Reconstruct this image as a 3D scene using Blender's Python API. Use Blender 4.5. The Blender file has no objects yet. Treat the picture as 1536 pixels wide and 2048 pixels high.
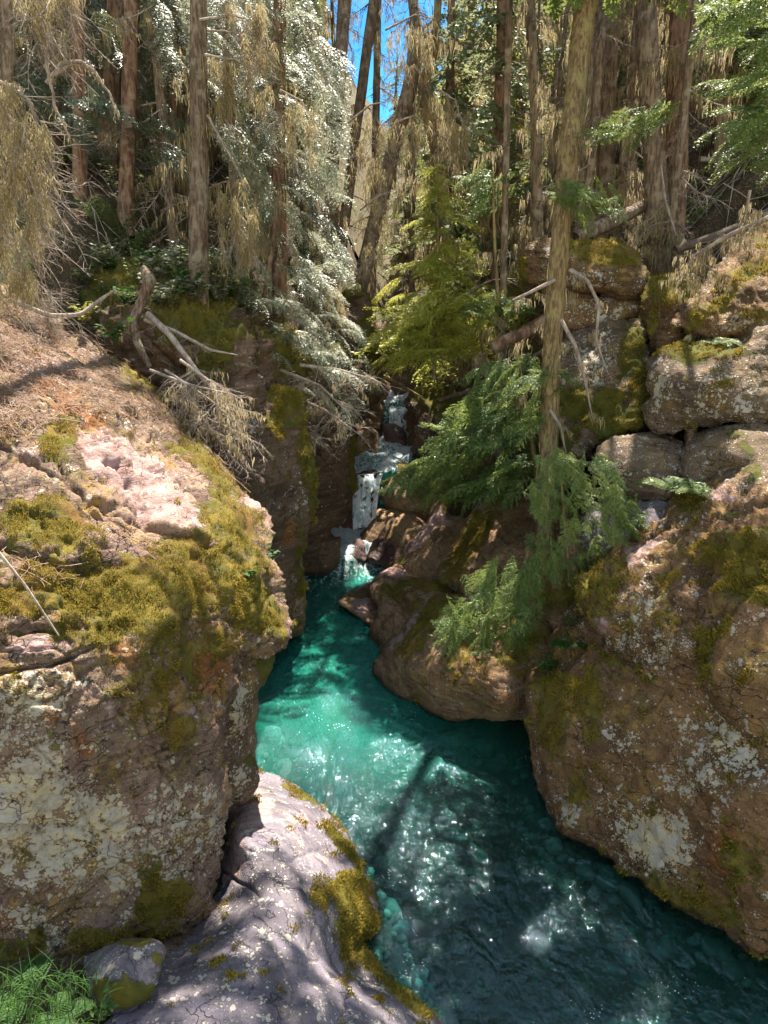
import bpy, math, random
import numpy as np
from mathutils import Vector, Matrix

# ------------------------------------------------------------------ camera, world, sun, exposure
S = bpy.context.scene
COL = S.collection
CAM_H = 6.0
PITCH = math.radians(20.3)
FPX = 1550.0
cd = bpy.data.cameras.new("camera"); cam = bpy.data.objects.new("camera", cd); COL.objects.link(cam)
cam.location = (0, 0, CAM_H); cam.rotation_euler = (math.radians(90) - PITCH, 0, 0)
cd.sensor_fit = 'VERTICAL'; cd.sensor_height = 24; cd.lens = 24 * FPX / 2048
cd.clip_start = 0.05; cd.clip_end = 2000
S.camera = cam
SUN_EL = math.radians(58); SUN_AZ = math.radians(14)      # azimuth: 0 = straight ahead (+y), positive = to the right
W = bpy.data.worlds.new("World"); S.world = W; W.use_nodes = True
nt = W.node_tree; nt.nodes.clear()
sky = nt.nodes.new('ShaderNodeTexSky'); sky.sky_type = 'NISHITA'; sky.sun_disc = False
sky.sun_elevation = SUN_EL; sky.sun_rotation = SUN_AZ; sky.altitude = 2500; sky.air_density = 0.9; sky.dust_density = 0.1; sky.ozone_density = 3.0
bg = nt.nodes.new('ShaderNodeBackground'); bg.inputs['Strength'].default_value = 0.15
wo = nt.nodes.new('ShaderNodeOutputWorld')
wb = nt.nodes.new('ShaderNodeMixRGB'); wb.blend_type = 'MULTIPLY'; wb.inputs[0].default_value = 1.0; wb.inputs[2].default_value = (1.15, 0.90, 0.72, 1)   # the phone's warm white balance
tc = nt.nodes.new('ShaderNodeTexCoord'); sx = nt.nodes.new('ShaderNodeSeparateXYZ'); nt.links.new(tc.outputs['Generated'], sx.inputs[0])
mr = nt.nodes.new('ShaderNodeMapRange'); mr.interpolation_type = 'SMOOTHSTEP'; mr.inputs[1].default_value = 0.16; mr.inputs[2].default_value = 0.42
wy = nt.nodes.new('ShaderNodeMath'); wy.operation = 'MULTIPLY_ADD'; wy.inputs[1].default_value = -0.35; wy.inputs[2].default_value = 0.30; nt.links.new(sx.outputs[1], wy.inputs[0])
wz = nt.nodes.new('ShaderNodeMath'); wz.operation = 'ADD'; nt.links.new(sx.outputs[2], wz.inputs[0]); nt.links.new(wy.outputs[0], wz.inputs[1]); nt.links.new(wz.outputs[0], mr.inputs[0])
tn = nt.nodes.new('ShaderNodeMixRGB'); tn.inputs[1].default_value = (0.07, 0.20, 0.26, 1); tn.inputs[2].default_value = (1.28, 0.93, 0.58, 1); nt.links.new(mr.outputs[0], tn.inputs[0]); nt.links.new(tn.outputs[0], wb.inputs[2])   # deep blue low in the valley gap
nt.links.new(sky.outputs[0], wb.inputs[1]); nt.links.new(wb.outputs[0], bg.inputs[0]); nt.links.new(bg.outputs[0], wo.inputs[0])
sd = bpy.data.lights.new("sun", 'SUN'); sd.energy = 3.2; sd.angle = math.radians(0.53); sd.color = (1.0, 0.93, 0.82)
sun = bpy.data.objects.new("sun", sd); COL.objects.link(sun)
sdir = Vector((math.sin(SUN_AZ) * math.cos(SUN_EL), math.cos(SUN_AZ) * math.cos(SUN_EL), math.sin(SUN_EL)))
sun.rotation_euler = sdir.to_track_quat('Z', 'Y').to_euler(); sun.location = (0, 0, 40)
S.view_settings.view_transform = 'Standard'; S.view_settings.look = 'None'
S.view_settings.exposure = 2.62; S.view_settings.gamma = 1.0
S.cycles.max_bounces = 8; S.cycles.diffuse_bounces = 4; S.cycles.glossy_bounces = 3; S.cycles.transparent_max_bounces = 10
S.cycles.transmission_bounces = 4; S.cycles.volume_bounces = 0
S.cycles.sample_clamp_indirect = 4.0; S.cycles.sample_clamp_direct = 0.0
S.cycles.caustics_reflective = False; S.cycles.caustics_refractive = False

# ------------------------------------------------------------------ pixel <-> world
sp_, cp_ = math.sin(PITCH), math.cos(PITCH)
def rayv(px, py):
    u = (np.asarray(px, float) - 768) / FPX; v = (1024 - np.asarray(py, float)) / FPX
    dy = cp_ + sp_ * v; dz = -sp_ + cp_ * v
    return u / dy, dz / dy                    # x and z per metre of forward distance y
def P(px, py, Y):
    a, b = rayv(px, py); Y = np.asarray(Y, float)
    return np.stack([a * Y, np.ones_like(a) * Y, CAM_H + b * Y], -1)
def Yz(py, z): return float((z - CAM_H) / rayv(768, py)[1])
def dep(py, d): return Yz(py, float(d[1:])) if isinstance(d, str) else float(d)
def pt(px, py, d):
    return P(px, py, dep(py, d))

# ------------------------------------------------------------------ numpy noise
_rs = np.random.RandomState(7); _perm = _rs.permutation(256); _perm = np.concatenate([_perm, _perm, _perm])
_g = _rs.normal(size=(256, 3)); _g /= np.linalg.norm(_g, axis=1, keepdims=True)
def gnoise(p):
    i = np.floor(p).astype(int); f = p - i; i &= 255
    w = f * f * f * (f * (f * 6 - 15) + 10); out = 0
    for a in (0, 1):
        for b in (0, 1):
            for c in (0, 1):
                h = _perm[_perm[_perm[(i[:, 0] + a) & 255] + ((i[:, 1] + b) & 255)] + ((i[:, 2] + c) & 255)]
                g = _g[h]; d = f - np.array([a, b, c])
                ww = (w[:, 0] if a else 1 - w[:, 0]) * (w[:, 1] if b else 1 - w[:, 1]) * (w[:, 2] if c else 1 - w[:, 2])
                out = out + ww * (g * d).sum(1)
    return out * 1.6
def fbm(p, o=4, g=0.5):
    s = 0; a = 1.0
    for k in range(o):
        s = s + a * gnoise(p * (2 ** k) + 17.3 * k); a *= g
    return s
def worley(p):
    i = np.floor(p).astype(int); f = p - i
    d1 = np.full(len(p), 9.0); d2 = np.full(len(p), 9.0)
    for a in (-1, 0, 1):
        for b in (-1, 0, 1):
            for c in (-1, 0, 1):
                q = (i + [a, b, c]) & 255
                h = _perm[_perm[_perm[q[:, 0]] + q[:, 1]] + q[:, 2]]
                o = _g[h] * 0.5 + 0.5 + [a, b, c] - f
                d = np.sqrt((o ** 2).sum(1))
                d2 = np.where(d < d1, d1, np.minimum(d2, d)); d1 = np.minimum(d1, d)
    return d1, d2
def cellrnd(p):
    i = np.floor(p).astype(int); f = p - i; d1 = np.full(len(p), 9.0); h1 = np.zeros(len(p), int)
    for a in (-1, 0, 1):
        for b in (-1, 0, 1):
            for c in (-1, 0, 1):
                q = (i + [a, b, c]) & 255; h = _perm[_perm[_perm[q[:, 0]] + q[:, 1]] + q[:, 2]]; d = np.sqrt(((_g[h] * .5 + .5 + [a, b, c] - f) ** 2).sum(1)); m = d < d1; d1 = np.where(m, d, d1); h1 = np.where(m, h, h1)
    return h1 / 255.0, h1
def sst(a, b, x):
    t = np.clip((x - a) / (b - a), 0, 1); return t * t * (3 - 2 * t)

# ------------------------------------------------------------------ object helpers
def tag(o, label=None, cat=None, group=None, kind=None):
    if label: o['label'] = label
    if cat: o['category'] = cat
    if group: o['group'] = group
    if kind: o['kind'] = kind
    return o
def empty(name, loc, label=None, cat=None, group=None, rz=0.0):
    o = bpy.data.objects.new(name, None); COL.objects.link(o); o.location = loc; o.rotation_euler = (0, 0, rz)
    o.empty_display_size = 0.1
    return tag(o, label, cat, group)
def nmesh(name, V, F, mat, parent=None, origin=None, smooth=True, attrs=None):
    """V (n,3); F a list of integer arrays (m,k); the mesh is stored relative to origin"""
    V = np.asarray(V, float)
    if origin is None: origin = np.zeros(3)
    origin = np.asarray(origin, float)
    me = bpy.data.meshes.new(name)
    if not isinstance(F, list): F = [F]
    F = [np.asarray(f, int) for f in F if len(f)]
    me.vertices.add(len(V)); me.vertices.foreach_set('co', (V - origin).astype('f').ravel())
    nl = sum(f.size for f in F); npoly = sum(len(f) for f in F)
    me.loops.add(nl); me.loops.foreach_set('vertex_index', np.concatenate([f.ravel() for f in F]).astype('i'))
    tot = np.concatenate([np.full(len(f), f.shape[1]) for f in F]); st = np.concatenate([[0], np.cumsum(tot)[:-1]])
    me.polygons.add(npoly); me.polygons.foreach_set('loop_start', st.astype('i')); me.polygons.foreach_set('loop_total', tot.astype('i'))
    me.polygons.foreach_set('use_smooth', np.full(npoly, smooth))
    if attrs:
        for k, a in attrs.items():
            at = me.attributes.new(k, 'FLOAT', 'POINT'); at.data.foreach_set('value', np.asarray(a, 'f'))
    me.update(calc_edges=True); me.validate()
    me.materials.append(mat)
    o = bpy.data.objects.new(name, me); COL.objects.link(o)
    if parent is not None: o.parent = parent
    else: o.location = origin
    return o
def vnormals(V, Q):
    n = np.zeros_like(V)
    fn = np.cross(V[Q[:, 2]] - V[Q[:, 0]], V[Q[:, -1]] - V[Q[:, 1]])
    for k in range(Q.shape[1]): np.add.at(n, Q[:, k], fn)
    l = np.linalg.norm(n, axis=1, keepdims=True); return n / np.maximum(l, 1e-12)

# ------------------------------------------------------------------ materials
class NT:
    def __init__(s, name):
        s.m = bpy.data.materials.new(name); s.m.use_nodes = True; s.t = s.m.node_tree; s.t.nodes.clear()
        s.out = s.t.nodes.new('ShaderNodeOutputMaterial')
    def n(s, typ, **kw):
        nd = s.t.nodes.new('ShaderNode' + typ)
        for k, v in kw.items():
            if hasattr(nd, k): setattr(nd, k, v)
        return nd
    def l(s, a, b): s.t.links.new(a, b)
    def inp(s, nd, k, v):
        if isinstance(v, bpy.types.NodeSocket): s.l(v, nd.inputs[k])
        else: nd.inputs[k].default_value = v
    def math(s, op, a, b=None, c=None, clamp=False):
        nd = s.n('Math', operation=op); nd.use_clamp = clamp
        s.inp(nd, 0, a)
        if b is not None: s.inp(nd, 1, b)
        if c is not None: s.inp(nd, 2, c)
        return nd.outputs[0]
    def mix(s, f, a, b, blend='MIX'):
        nd = s.n('MixRGB', blend_type=blend); s.inp(nd, 0, f)
        s.inp(nd, 1, a if isinstance(a, bpy.types.NodeSocket) else (*a, 1)); s.inp(nd, 2, b if isinstance(b, bpy.types.NodeSocket) else (*b, 1))
        return nd.outputs[0]
    def noise(s, vec, scale, detail=4, rough=0.55, dist=0.0):
        nd = s.n('TexNoise'); s.l(vec, nd.inputs['Vector']); s.inp(nd, 'Scale', scale); s.inp(nd, 'Detail', detail)
        s.inp(nd, 'Roughness', rough); s.inp(nd, 'Distortion', dist); return nd.outputs[0]
    def vor(s, vec, scale, feature='F1', out=0, rnd=1.0):
        nd = s.n('TexVoronoi', feature=feature); s.l(vec, nd.inputs['Vector']); s.inp(nd, 'Scale', scale); s.inp(nd, 'Randomness', rnd)
        return nd.outputs[out]
    def ramp(s, f, a, b, smooth=True):
        nd = s.n('MapRange'); nd.interpolation_type = 'SMOOTHSTEP' if smooth else 'LINEAR'
        s.inp(nd, 0, f); s.inp(nd, 1, a); s.inp(nd, 2, b); s.inp(nd, 3, 0.0); s.inp(nd, 4, 1.0); return nd.outputs[0]
    def attr(s, name): nd = s.n('Attribute'); nd.attribute_name = name; return nd.outputs['Fac']
    def pos(s): return s.n('NewGeometry').outputs['Position']
    def norm(s): return s.n('NewGeometry').outputs['Normal']
    def mapping(s, v, rot=(0, 0, 0), scale=(1, 1, 1)):
        nd = s.n('Mapping'); s.l(v, nd.inputs[0]); nd.inputs['Rotation'].default_value = rot; nd.inputs['Scale'].default_value = scale; return nd.outputs[0]
    def bump(s, h, strength=0.5, dist=0.02, nrm=None):
        nd = s.n('Bump'); s.inp(nd, 'Height', h); s.inp(nd, 'Strength', strength); s.inp(nd, 'Distance', dist)
        if nrm is not None: s.l(nrm, nd.inputs['Normal'])
        return nd.outputs[0]
    def bsdf(s, col, rough=0.8, spec=0.3, nrm=None, **kw):
        b = s.n('BsdfPrincipled'); s.inp(b, 'Base Color', col if isinstance(col, bpy.types.NodeSocket) else (*col, 1)); s.inp(b, 'Roughness', rough)
        s.inp(b, 'Specular IOR Level', spec)
        for k, v in kw.items(): s.inp(b, k.replace('_', ' '), v)
        if nrm is not None: s.l(nrm, b.inputs['Normal'])
        return b.outputs[0]
    def done(s, sh): s.l(sh, s.out.inputs['Surface']); return s.m

def rock_mat(name, base, dark, light, moss_amt=0.0, lichen_amt=0.0, wet=False, scale=1.0, crk_amt=.8, green=0.0, bd=0.055, st=0.4, film=0.0):
    """stone with painted-on growth: attributes moss, lichen, rust and pale say where each grows on this stone"""
    s = NT(name); p = s.pos(); nz = s.n('SeparateXYZ'); s.l(s.norm(), nz.inputs[0]); up = nz.outputs[2]
    big = s.noise(p, 1.3 * scale, 5, 0.6); mid = s.noise(p, 7 * scale, 6, 0.65); fine = s.noise(p, 45, 5, 0.7)
    strat = s.noise(s.mapping(p, (0.5, 0.35, 0.2), (1.2, 1.2, 13)), 1.6, 6, 0.62)
    c = s.mix(s.ramp(big, 0.35, 0.65), base, dark)
    c = s.mix(s.math('MULTIPLY', s.ramp(strat, 0.42, 0.66), 0.35), c, light)
    c = s.mix(s.math('MULTIPLY', s.ramp(fine, 0.5, 0.66), 0.45), c, (dark[0] * .45, dark[1] * .42, dark[2] * .4))
    # fine bedding cracks
    wq = s.n('VectorMath', operation='ADD'); s.l(s.mapping(p, (0.5, 0.35, 0.2), (1.0, 1.0, 2.6)), wq.inputs[0]); wn = s.n('TexNoise'); s.l(p, wn.inputs[0]); wn.inputs['Scale'].default_value = 4; wn.inputs['Detail'].default_value = 4
    wsx = s.n('VectorMath', operation='SCALE'); s.l(wn.outputs['Color'], wsx.inputs[0]); wsx.inputs['Scale'].default_value = 0.55; s.l(wsx.outputs[0], wq.inputs[1])
    ce = s.vor(wq.outputs[0], 2.6 * scale, 'DISTANCE_TO_EDGE'); crk = s.math('MULTIPLY', s.math('SUBTRACT', 1.0, s.ramp(ce, 0.0, 0.022)), s.ramp(s.noise(p, 2.4, 3), .46, .58))
    c = s.mix(s.math('MULTIPLY', crk, crk_amt), c, (0.03, 0.02, 0.015))
    if film:      # thin ochre and olive growth staining the stone
        f1 = s.ramp(s.noise(p, 2.1, 5, .65), .46, .58); f2 = s.ramp(s.noise(p, 13, 5, .7), .42, .6)
        c = s.mix(s.math('MULTIPLY', s.math('MULTIPLY', f1, f2), film), c, s.mix(s.ramp(s.noise(p, 3.7, 3), .42, .6), (0.34, 0.20, 0.045), (0.16, 0.125, 0.03)))
        c = s.mix(s.math('MULTIPLY', s.ramp(s.noise(p, 26, 5, .75), .54, .62), .75), c, (0.035, 0.022, 0.015))
    # rusty stains
    ru = s.math('ADD', s.attr('rust'), s.math('MULTIPLY', s.math('SUBTRACT', mid, 0.5), 1.6))
    c = s.mix(s.math('MULTIPLY', s.ramp(ru, 0.35, 0.75), 0.85), c, s.mix(s.ramp(fine, .35, .65), (0.30, 0.11, 0.025), (0.12, 0.045, 0.015)))
    # pale bare stone
    pa = s.math('ADD', s.attr('pale'), s.math('MULTIPLY', s.math('SUBTRACT', mid, 0.5), 1.2))
    c = s.mix(s.math('MULTIPLY', s.ramp(pa, 0.4, 0.6), 0.85), c, s.mix(s.ramp(strat, .35, .65), (0.43, 0.30, 0.27), (0.26, 0.145, 0.13)))
    # crustose lichen: rounded discs crowding together
    pw = s.n('VectorMath', operation='ADD'); s.l(p, pw.inputs[0])
    dn = s.n('TexNoise'); s.l(p, dn.inputs[0]); dn.inputs['Scale'].default_value = 30; dn.inputs['Detail'].default_value = 3
    ds = s.n('VectorMath', operation='SCALE'); s.l(dn.outputs['Color'], ds.inputs[0]); ds.inputs['Scale'].default_value = 0.03; s.l(ds.outputs[0], pw.inputs[1]); pp = pw.outputs[0]
    v1 = s.vor(pp, 8); v2 = s.vor(pp, 20); v3 = s.vor(pp, 48)
    la = s.math('ADD', s.attr('lichen'), lichen_amt)
    lm = s.math('ADD', la, s.math('MULTIPLY', s.math('SUBTRACT', mid, 0.5), 2.4))
    d1 = s.math('LESS_THAN', v1, s.math('MULTIPLY', lm, 0.62)); d2 = s.math('LESS_THAN', v2, s.math('MULTIPLY', lm, 0.8)); d3 = s.math('LESS_THAN', v3, s.math('MULTIPLY', lm, 0.9))
    lmask = s.math('MAXIMUM', d1, s.math('MAXIMUM', d2, s.math('MULTIPLY', d3, 0.8)))
    c = s.mix(s.math('MULTIPLY', lmask, 0.78), c, s.mix(s.ramp(s.noise(p, 7, 4), .4, .6), (0.58, 0.47, 0.27), (0.47, 0.42, 0.34)))
    # moss
    ma = s.math('ADD', s.attr('moss'), moss_amt)
    mm = s.math('ADD', ma, s.math('ADD', s.math('MULTIPLY', s.math('SUBTRACT', mid, 0.5), 1.8), s.math('MULTIPLY', s.math('SUBTRACT', s.noise(p, 3.2, 3), 0.5), 1.4)))
    mm = s.math('ADD', mm, s.math('MULTIPLY', s.math('SUBTRACT', fine, 0.5), 0.7))
    mmask = s.ramp(mm, 0.45, 0.58)
    mcol = s.mix(s.ramp(s.noise(p, 5.0, 4), .35, .65), (0.33, 0.23, 0.025), (0.15, 0.135, 0.018))
    mcol = s.mix(s.ramp(s.noise(p, 2.2, 3), .5, .68), mcol, (0.26, 0.12, 0.035)); mcol = s.mix(s.math('MULTIPLY', s.ramp(s.noise(p, 8.5, 3), .5, .66), .7), mcol, (0.085, 0.09, 0.02)); mcol = s.mix(s.math('MULTIPLY', s.ramp(s.noise(p, 14, 4), .55, .68), .7), mcol, (0.27, 0.21, 0.11))
    mcol = s.mix(s.ramp(s.noise(p, 160, 3), .45, .62), mcol, s.mix(0.5, mcol, (0.30, 0.25, 0.06)))
    if green: mcol = s.mix(green, mcol, (0.07, 0.10, 0.012))
    c = s.mix(mmask, c, mcol)
    h = s.math('ADD', s.math('MULTIPLY', strat, st), s.math('MULTIPLY', fine, 0.35))
    h = s.math('ADD', h, s.math('MULTIPLY', mid, 0.6)); h = s.math('SUBTRACT', h, s.math('MULTIPLY', crk, 0.9 * crk_amt)); h = s.math('ADD', h, s.math('MULTIPLY', lmask, 0.22))
    hm = s.math('ADD', s.math('MULTIPLY', s.noise(p, 120, 4, .7), 1.0), 0.5)
    hh = s.n('Mix'); s.inp(hh, 0, mmask); s.inp(hh, 2, h); s.inp(hh, 3, hm)
    nr = s.bump(hh.outputs[0], 1.0, bd)
    sz = s.n('SeparateXYZ'); s.l(p, sz.inputs[0])      # the stone is wet where the water laps at it
    wt = s.math('SUBTRACT', 1.0, s.ramp(s.math('ADD', sz.outputs[2], s.math('MULTIPLY', s.math('SUBTRACT', mid, .5), .25)), 0.03, 0.14))
    c = s.mix(s.math('MULTIPLY', wt, .6), c, s.mix(.5, c, (0.0, 0.0, 0.0))); c = s.mix(s.math('MULTIPLY', wt, .5), c, (0.03, 0.02, 0.013))
    ro = s.math('SUBTRACT', 0.38 if wet else 0.85, s.math('MULTIPLY', wt, 0.1 if wet else 0.5))
    return s.done(s.bsdf(c, ro, 0.5 if wet else 0.25, nr))

M = {}
M['rock_left'] = rock_mat('left_stone', (0.25, 0.155, 0.12), (0.115, 0.07, 0.048), (0.38, 0.28, 0.17), lichen_amt=0.13, moss_amt=.05, film=.85)
M['rock_flat'] = rock_mat('violet_stone', (0.165, 0.14, 0.17), (0.08, 0.068, 0.078), (0.25, 0.215, 0.205), moss_amt=-0.2, lichen_amt=0.18, crk_amt=.5, bd=.032, green=.45)
M['rock_right'] = rock_mat('right_stone', (0.19, 0.10, 0.045), (0.08, 0.042, 0.018), (0.31, 0.185, 0.09), lichen_amt=0.12, moss_amt=.06, film=.75)
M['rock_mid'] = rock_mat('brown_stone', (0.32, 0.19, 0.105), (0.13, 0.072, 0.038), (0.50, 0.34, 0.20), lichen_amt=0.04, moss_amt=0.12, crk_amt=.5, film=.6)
M['rock_grey'] = rock_mat('speckled_grey_stone', (0.17, 0.115, 0.075), (0.075, 0.048, 0.03), (0.28, 0.20, 0.13), lichen_amt=0.2, moss_amt=0.08, film=.5, green=.6)
M['rock_wet'] = rock_mat('wet_red_stone', (0.10, 0.035, 0.025), (0.045, 0.02, 0.015), (0.17, 0.07, 0.05), moss_amt=-0.2, lichen_amt=-0.2, wet=True)
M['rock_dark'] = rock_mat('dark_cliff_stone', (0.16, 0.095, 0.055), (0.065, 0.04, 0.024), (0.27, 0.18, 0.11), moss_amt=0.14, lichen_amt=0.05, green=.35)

def ground_mat():
    s = NT('forest_floor'); p = s.pos()
    a = s.noise(p, 3, 6, .65); b = s.noise(p, 30, 5, .7)
    c = s.mix(s.ramp(a, .4, .6), (0.085, 0.055, 0.03), (0.045, 0.035, 0.018))
    c = s.mix(s.ramp(b, .5, .62), c, (0.17, 0.12, 0.07)); c = s.mix(s.ramp(s.noise(p, 1.1, 4), .5, .6), c, (0.06, 0.065, 0.015))
    return s.done(s.bsdf(c, .9, .2, s.bump(s.math('ADD', a, b), .8, .06)))
def bed_mat():
    s = NT('river_bed'); p = s.pos()
    v = s.vor(p, 14, 'F1', 1); sep = s.n('SeparateColor'); s.l(v, sep.inputs[0])
    e = s.noise(p, 9, 4)
    c = s.mix(sep.outputs[0], (0.07, 0.08, 0.06), (0.13, 0.13, 0.095)); c = s.mix(s.ramp(sep.outputs[1], .6, .8), c, (0.16, 0.09, 0.06))
    c = s.mix(s.math('MULTIPLY', s.noise(p, 20), .3), c, (0.08, 0.06, 0.04))
    return s.done(s.bsdf(c, .7, .3, s.bump(e, .8, .08)))
def water_mat():
    s = NT('water'); p = s.pos()
    f = s.attr('foam'); fl = s.attr('fleck')
    m1 = s.mapping(p, (0, 0, 0.12), (1, 0.75, 1))
    w1 = s.noise(m1, 3.0, 3, .55, .8); w2 = s.noise(m1, 11, 4, .6, .6); w3 = s.noise(m1, 34, 3, .6, .3)
    h = s.math('ADD', s.math('MULTIPLY', w1, 1.2), s.math('ADD', s.math('MULTIPLY', w2, .5), s.math('MULTIPLY', w3, .16)))
    nr = s.bump(h, s.math('ADD', .5, s.math('MULTIPLY', s.attr('milk'), .5), clamp=True), 0.10)
    body = s.bsdf((0.018, 0.27, 0.19), 1.0, 0.0, nr)
    tr = s.n('BsdfTransparent'); tr.inputs[0].default_value = (0.50, 0.90, 0.88, 1)
    mx = s.n('MixShader'); s.inp(mx, 0, s.math('ADD', 0.05, s.math('MULTIPLY', s.attr('milk'), 0.6), clamp=True)); s.l(tr.outputs[0], mx.inputs[1]); s.l(body, mx.inputs[2])
    gl = s.n('BsdfGlossy'); gl.inputs['Roughness'].default_value = 0.04; gl.inputs[0].default_value = (0.66, 0.88, 1.0, 1); s.l(nr, gl.inputs['Normal'])
    fr = s.n('Fresnel'); fr.inputs[0].default_value = 1.5; s.l(nr, fr.inputs['Normal'])
    m2 = s.n('MixShader'); s.inp(m2, 0, s.math('MULTIPLY', fr.outputs[0], 1.25, clamp=True)); s.l(mx.outputs[0], m2.inputs[1]); s.l(gl.outputs[0], m2.inputs[2])
    # foam: broken lacy white water and loose flecks
    fn = s.noise(s.mapping(p, (0, 0, 0), (1.4, .8, 1)), 9, 6, .7, 1.2)
    fm = s.ramp(s.math('ADD', f, s.math('MULTIPLY', s.math('SUBTRACT', fn, .5), 2.4)), .45, .75)
    fv = s.vor(s.mapping(p, (0, 0, 0.2), (1, 1.2, 1)), 22); fvc = s.vor(p, 1.1, 'F1', 0)
    fk = s.math('LESS_THAN', fv, s.math('MULTIPLY', s.math('MULTIPLY', fl, s.ramp(s.noise(p, 1.6, 2), .5, .7)), .26))
    fo_ = s.bsdf((0.80, 0.86, 0.88), .6, .3, s.bump(fn, .8, .08)); ft = s.n('BsdfTranslucent'); ft.inputs[0].default_value = (.8, .9, .9, 1)
    fx = s.n('MixShader'); fx.inputs[0].default_value = .4; s.l(fo_, fx.inputs[1]); s.l(ft.outputs[0], fx.inputs[2]); fo = fx.outputs[0]
    m3 = s.n('MixShader'); s.inp(m3, 0, s.math('MAXIMUM', fm, s.math('MULTIPLY', fk, .85))); s.l(m2.outputs[0], m3.inputs[1]); s.l(fo, m3.inputs[2])
    s.l(m3.outputs[0], s.out.inputs['Surface'])
    va = s.n('VolumeAbsorption'); va.inputs[0].default_value = (0.05, 0.50, 0.62, 1); va.inputs[1].default_value = 1.0
    s.l(va.outputs[0], s.out.inputs['Volume'])
    return s.m
M['ground'] = ground_mat(); M['bed'] = bed_mat(); M['water'] = water_mat()

# ------------------------------------------------------------------ terrain and river
LW = [(870, 2048), (800, 1985), (735, 1910), (752, 1800), (700, 1680), (640, 1610), (540, 1560), (510, 1500), (525, 1400), (560, 1300), (600, 1225), (612, 1135)]
RW = [(1536, 1890), (1400, 1830), (1300, 1760), (1180, 1680), (1110, 1640), (1075, 1560), (1060, 1500), (900, 1445), (770, 1380), (745, 1300), (750, 1260), (780, 1200), (785, 1130)]
Lp = [pt(x, y, 'z0')[:2] for x, y in LW]; Rp = [pt(x, y, 'z0')[:2] for x, y in RW]
Lp = [np.array([0.7, 1.0]), np.array([0.5, 3.2])] + Lp + [pt(680, 1080, 14.3)[:2], pt(690, 1000, 15.2)[:2], pt(708, 940, 16.2)[:2], pt(730, 920, 17.2)[:2], pt(776, 870, 17.9)[:2], pt(778, 812, 19.)[:2], pt(785, 800, 22.)[:2], np.array([0.2, 30.])]
Rp = [np.array([6.5, 1.0]), np.array([5.2, 3.2])] + Rp + [pt(720, 1080, 14.3)[:2], pt(765, 1000, 15.2)[:2], pt(775, 948, 16.0)[:2], pt(815, 925, 17.)[:2], pt(813, 870, 17.9)[:2], pt(813, 812, 19)[:2], pt(815, 800, 22.)[:2], np.array([.7, 30.])]
CH = np.array(Lp + Rp[::-1])
def seg_dist(X, Y, poly, closed=True):
    a = np.asarray(poly, float); b = np.roll(a, -1, 0)
    if not closed: a, b = a[:-1], b[:-1]
    q = np.stack([X, Y], -1); best = np.full(len(q), 1e9); near = np.zeros_like(q)
    for k in range(len(a)):
        d = b[k] - a[k]; L = (d ** 2).sum()
        if L < 1e-12: continue
        t = np.clip(((q - a[k]) @ d) / L, 0, 1); c = a[k] + t[:, None] * d
        dd = np.hypot(q[:, 0] - c[:, 0], q[:, 1] - c[:, 1]); m = dd < best
        best = np.where(m, dd, best); near[m] = c[m]
    return best, near
def inside(X, Y, poly):
    a = np.asarray(poly, float); b = np.roll(a, -1, 0); r = np.zeros(len(X), bool)
    for k in range(len(a)):
        c = ((a[k, 1] > Y) != (b[k, 1] > Y))
        with np.errstate(divide='ignore', invalid='ignore'):
            xx = (b[k, 0] - a[k, 0]) * (Y - a[k, 1]) / (b[k, 1] - a[k, 1]) + a[k, 0]
        r ^= c & (X < xx)
    return r
def zwater(Y):
    return np.interp(Y, [0, 12.9, 13.6, 14.9, 15.0, 17.2, 18.45, 18.6, 19.2, 21.0, 21.6, 60], [0, 0, .28, .32, 1.28, 1.30, 1.34, 2.0, 2.03, 2.1, 3.0, 5])
def zground(X, Y):
    d, _ = seg_dist(X, Y, CH); ins = inside(X, Y, CH); zw = zwater(Y)
    q = np.stack([X, Y, 0 * X], -1)
    bed = zw - 0.25 - np.interp(Y, [0, 4.2, 5.4, 8, 12, 13.5], [1.1, 1.5, 2.7, 2.7, 1.2, .3]) * sst(0, 1.1, d)
    left = X < np.interp(Y, CH[:, 1][:len(Lp)], CH[:, 0][:len(Lp)] + .5)
    platL = np.interp(Y, [0, 4, 6, 9, 12, 20, 40, 90], [1.2, 1.2, 2.0, 4.3, 5.3, 6.6, 12, 30]) + np.maximum(-X - 3, 0) * np.interp(Y, [8, 14], [.1, .42])
    platR = np.interp(Y, [0, 4, 7, 9.5, 12, 16, 20, 40, 90], [1.0, 1.2, 1.8, 3.0, 4.6, 6.0, 6.8, 14, 34]) + np.maximum(X - 3, 0) * np.interp(Y, [8, 14], [.15, .30])
    pl = np.where(left, platL, platR)
    wall = np.interp(Y, [0, 9, 14, 20], [1.3, 1.5, 2.6, 2.6])
    off = np.where(left & (Y < 8), .9, .5)
    dd = np.maximum(d - off * .3, 0); rise = np.where(left, dd * wall, np.minimum(dd, 1.5) * .5 + np.maximum(dd - 1.5, 0) * 1.1)
    zo = zw - 0.25 + np.minimum(rise, np.maximum(pl - zw, .2) * sst(0, 3.2, d) + 0.15 * d)
    zo = np.minimum(zo, pl + .3) + .12 * fbm(q * .8, 4) * sst(.3, 2, d)
    return np.where(ins, bed, zo)
def grid_mesh(x0, x1, y0, y1, nx, ny, zf, ypow=1.0):
    ys = y0 + (y1 - y0) * np.linspace(0, 1, ny) ** ypow; xs = np.linspace(x0, x1, nx)
    X, Yg = np.meshgrid(xs, ys); X, Yg = X.ravel(), Yg.ravel(); V = np.stack([X, Yg, zf(X, Yg)], -1)
    i = np.arange(nx * ny).reshape(ny, nx); Q = np.stack([i[:-1, :-1].ravel(), i[:-1, 1:].ravel(), i[1:, 1:].ravel(), i[1:, :-1].ravel()], -1)
    return V, Q
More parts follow.
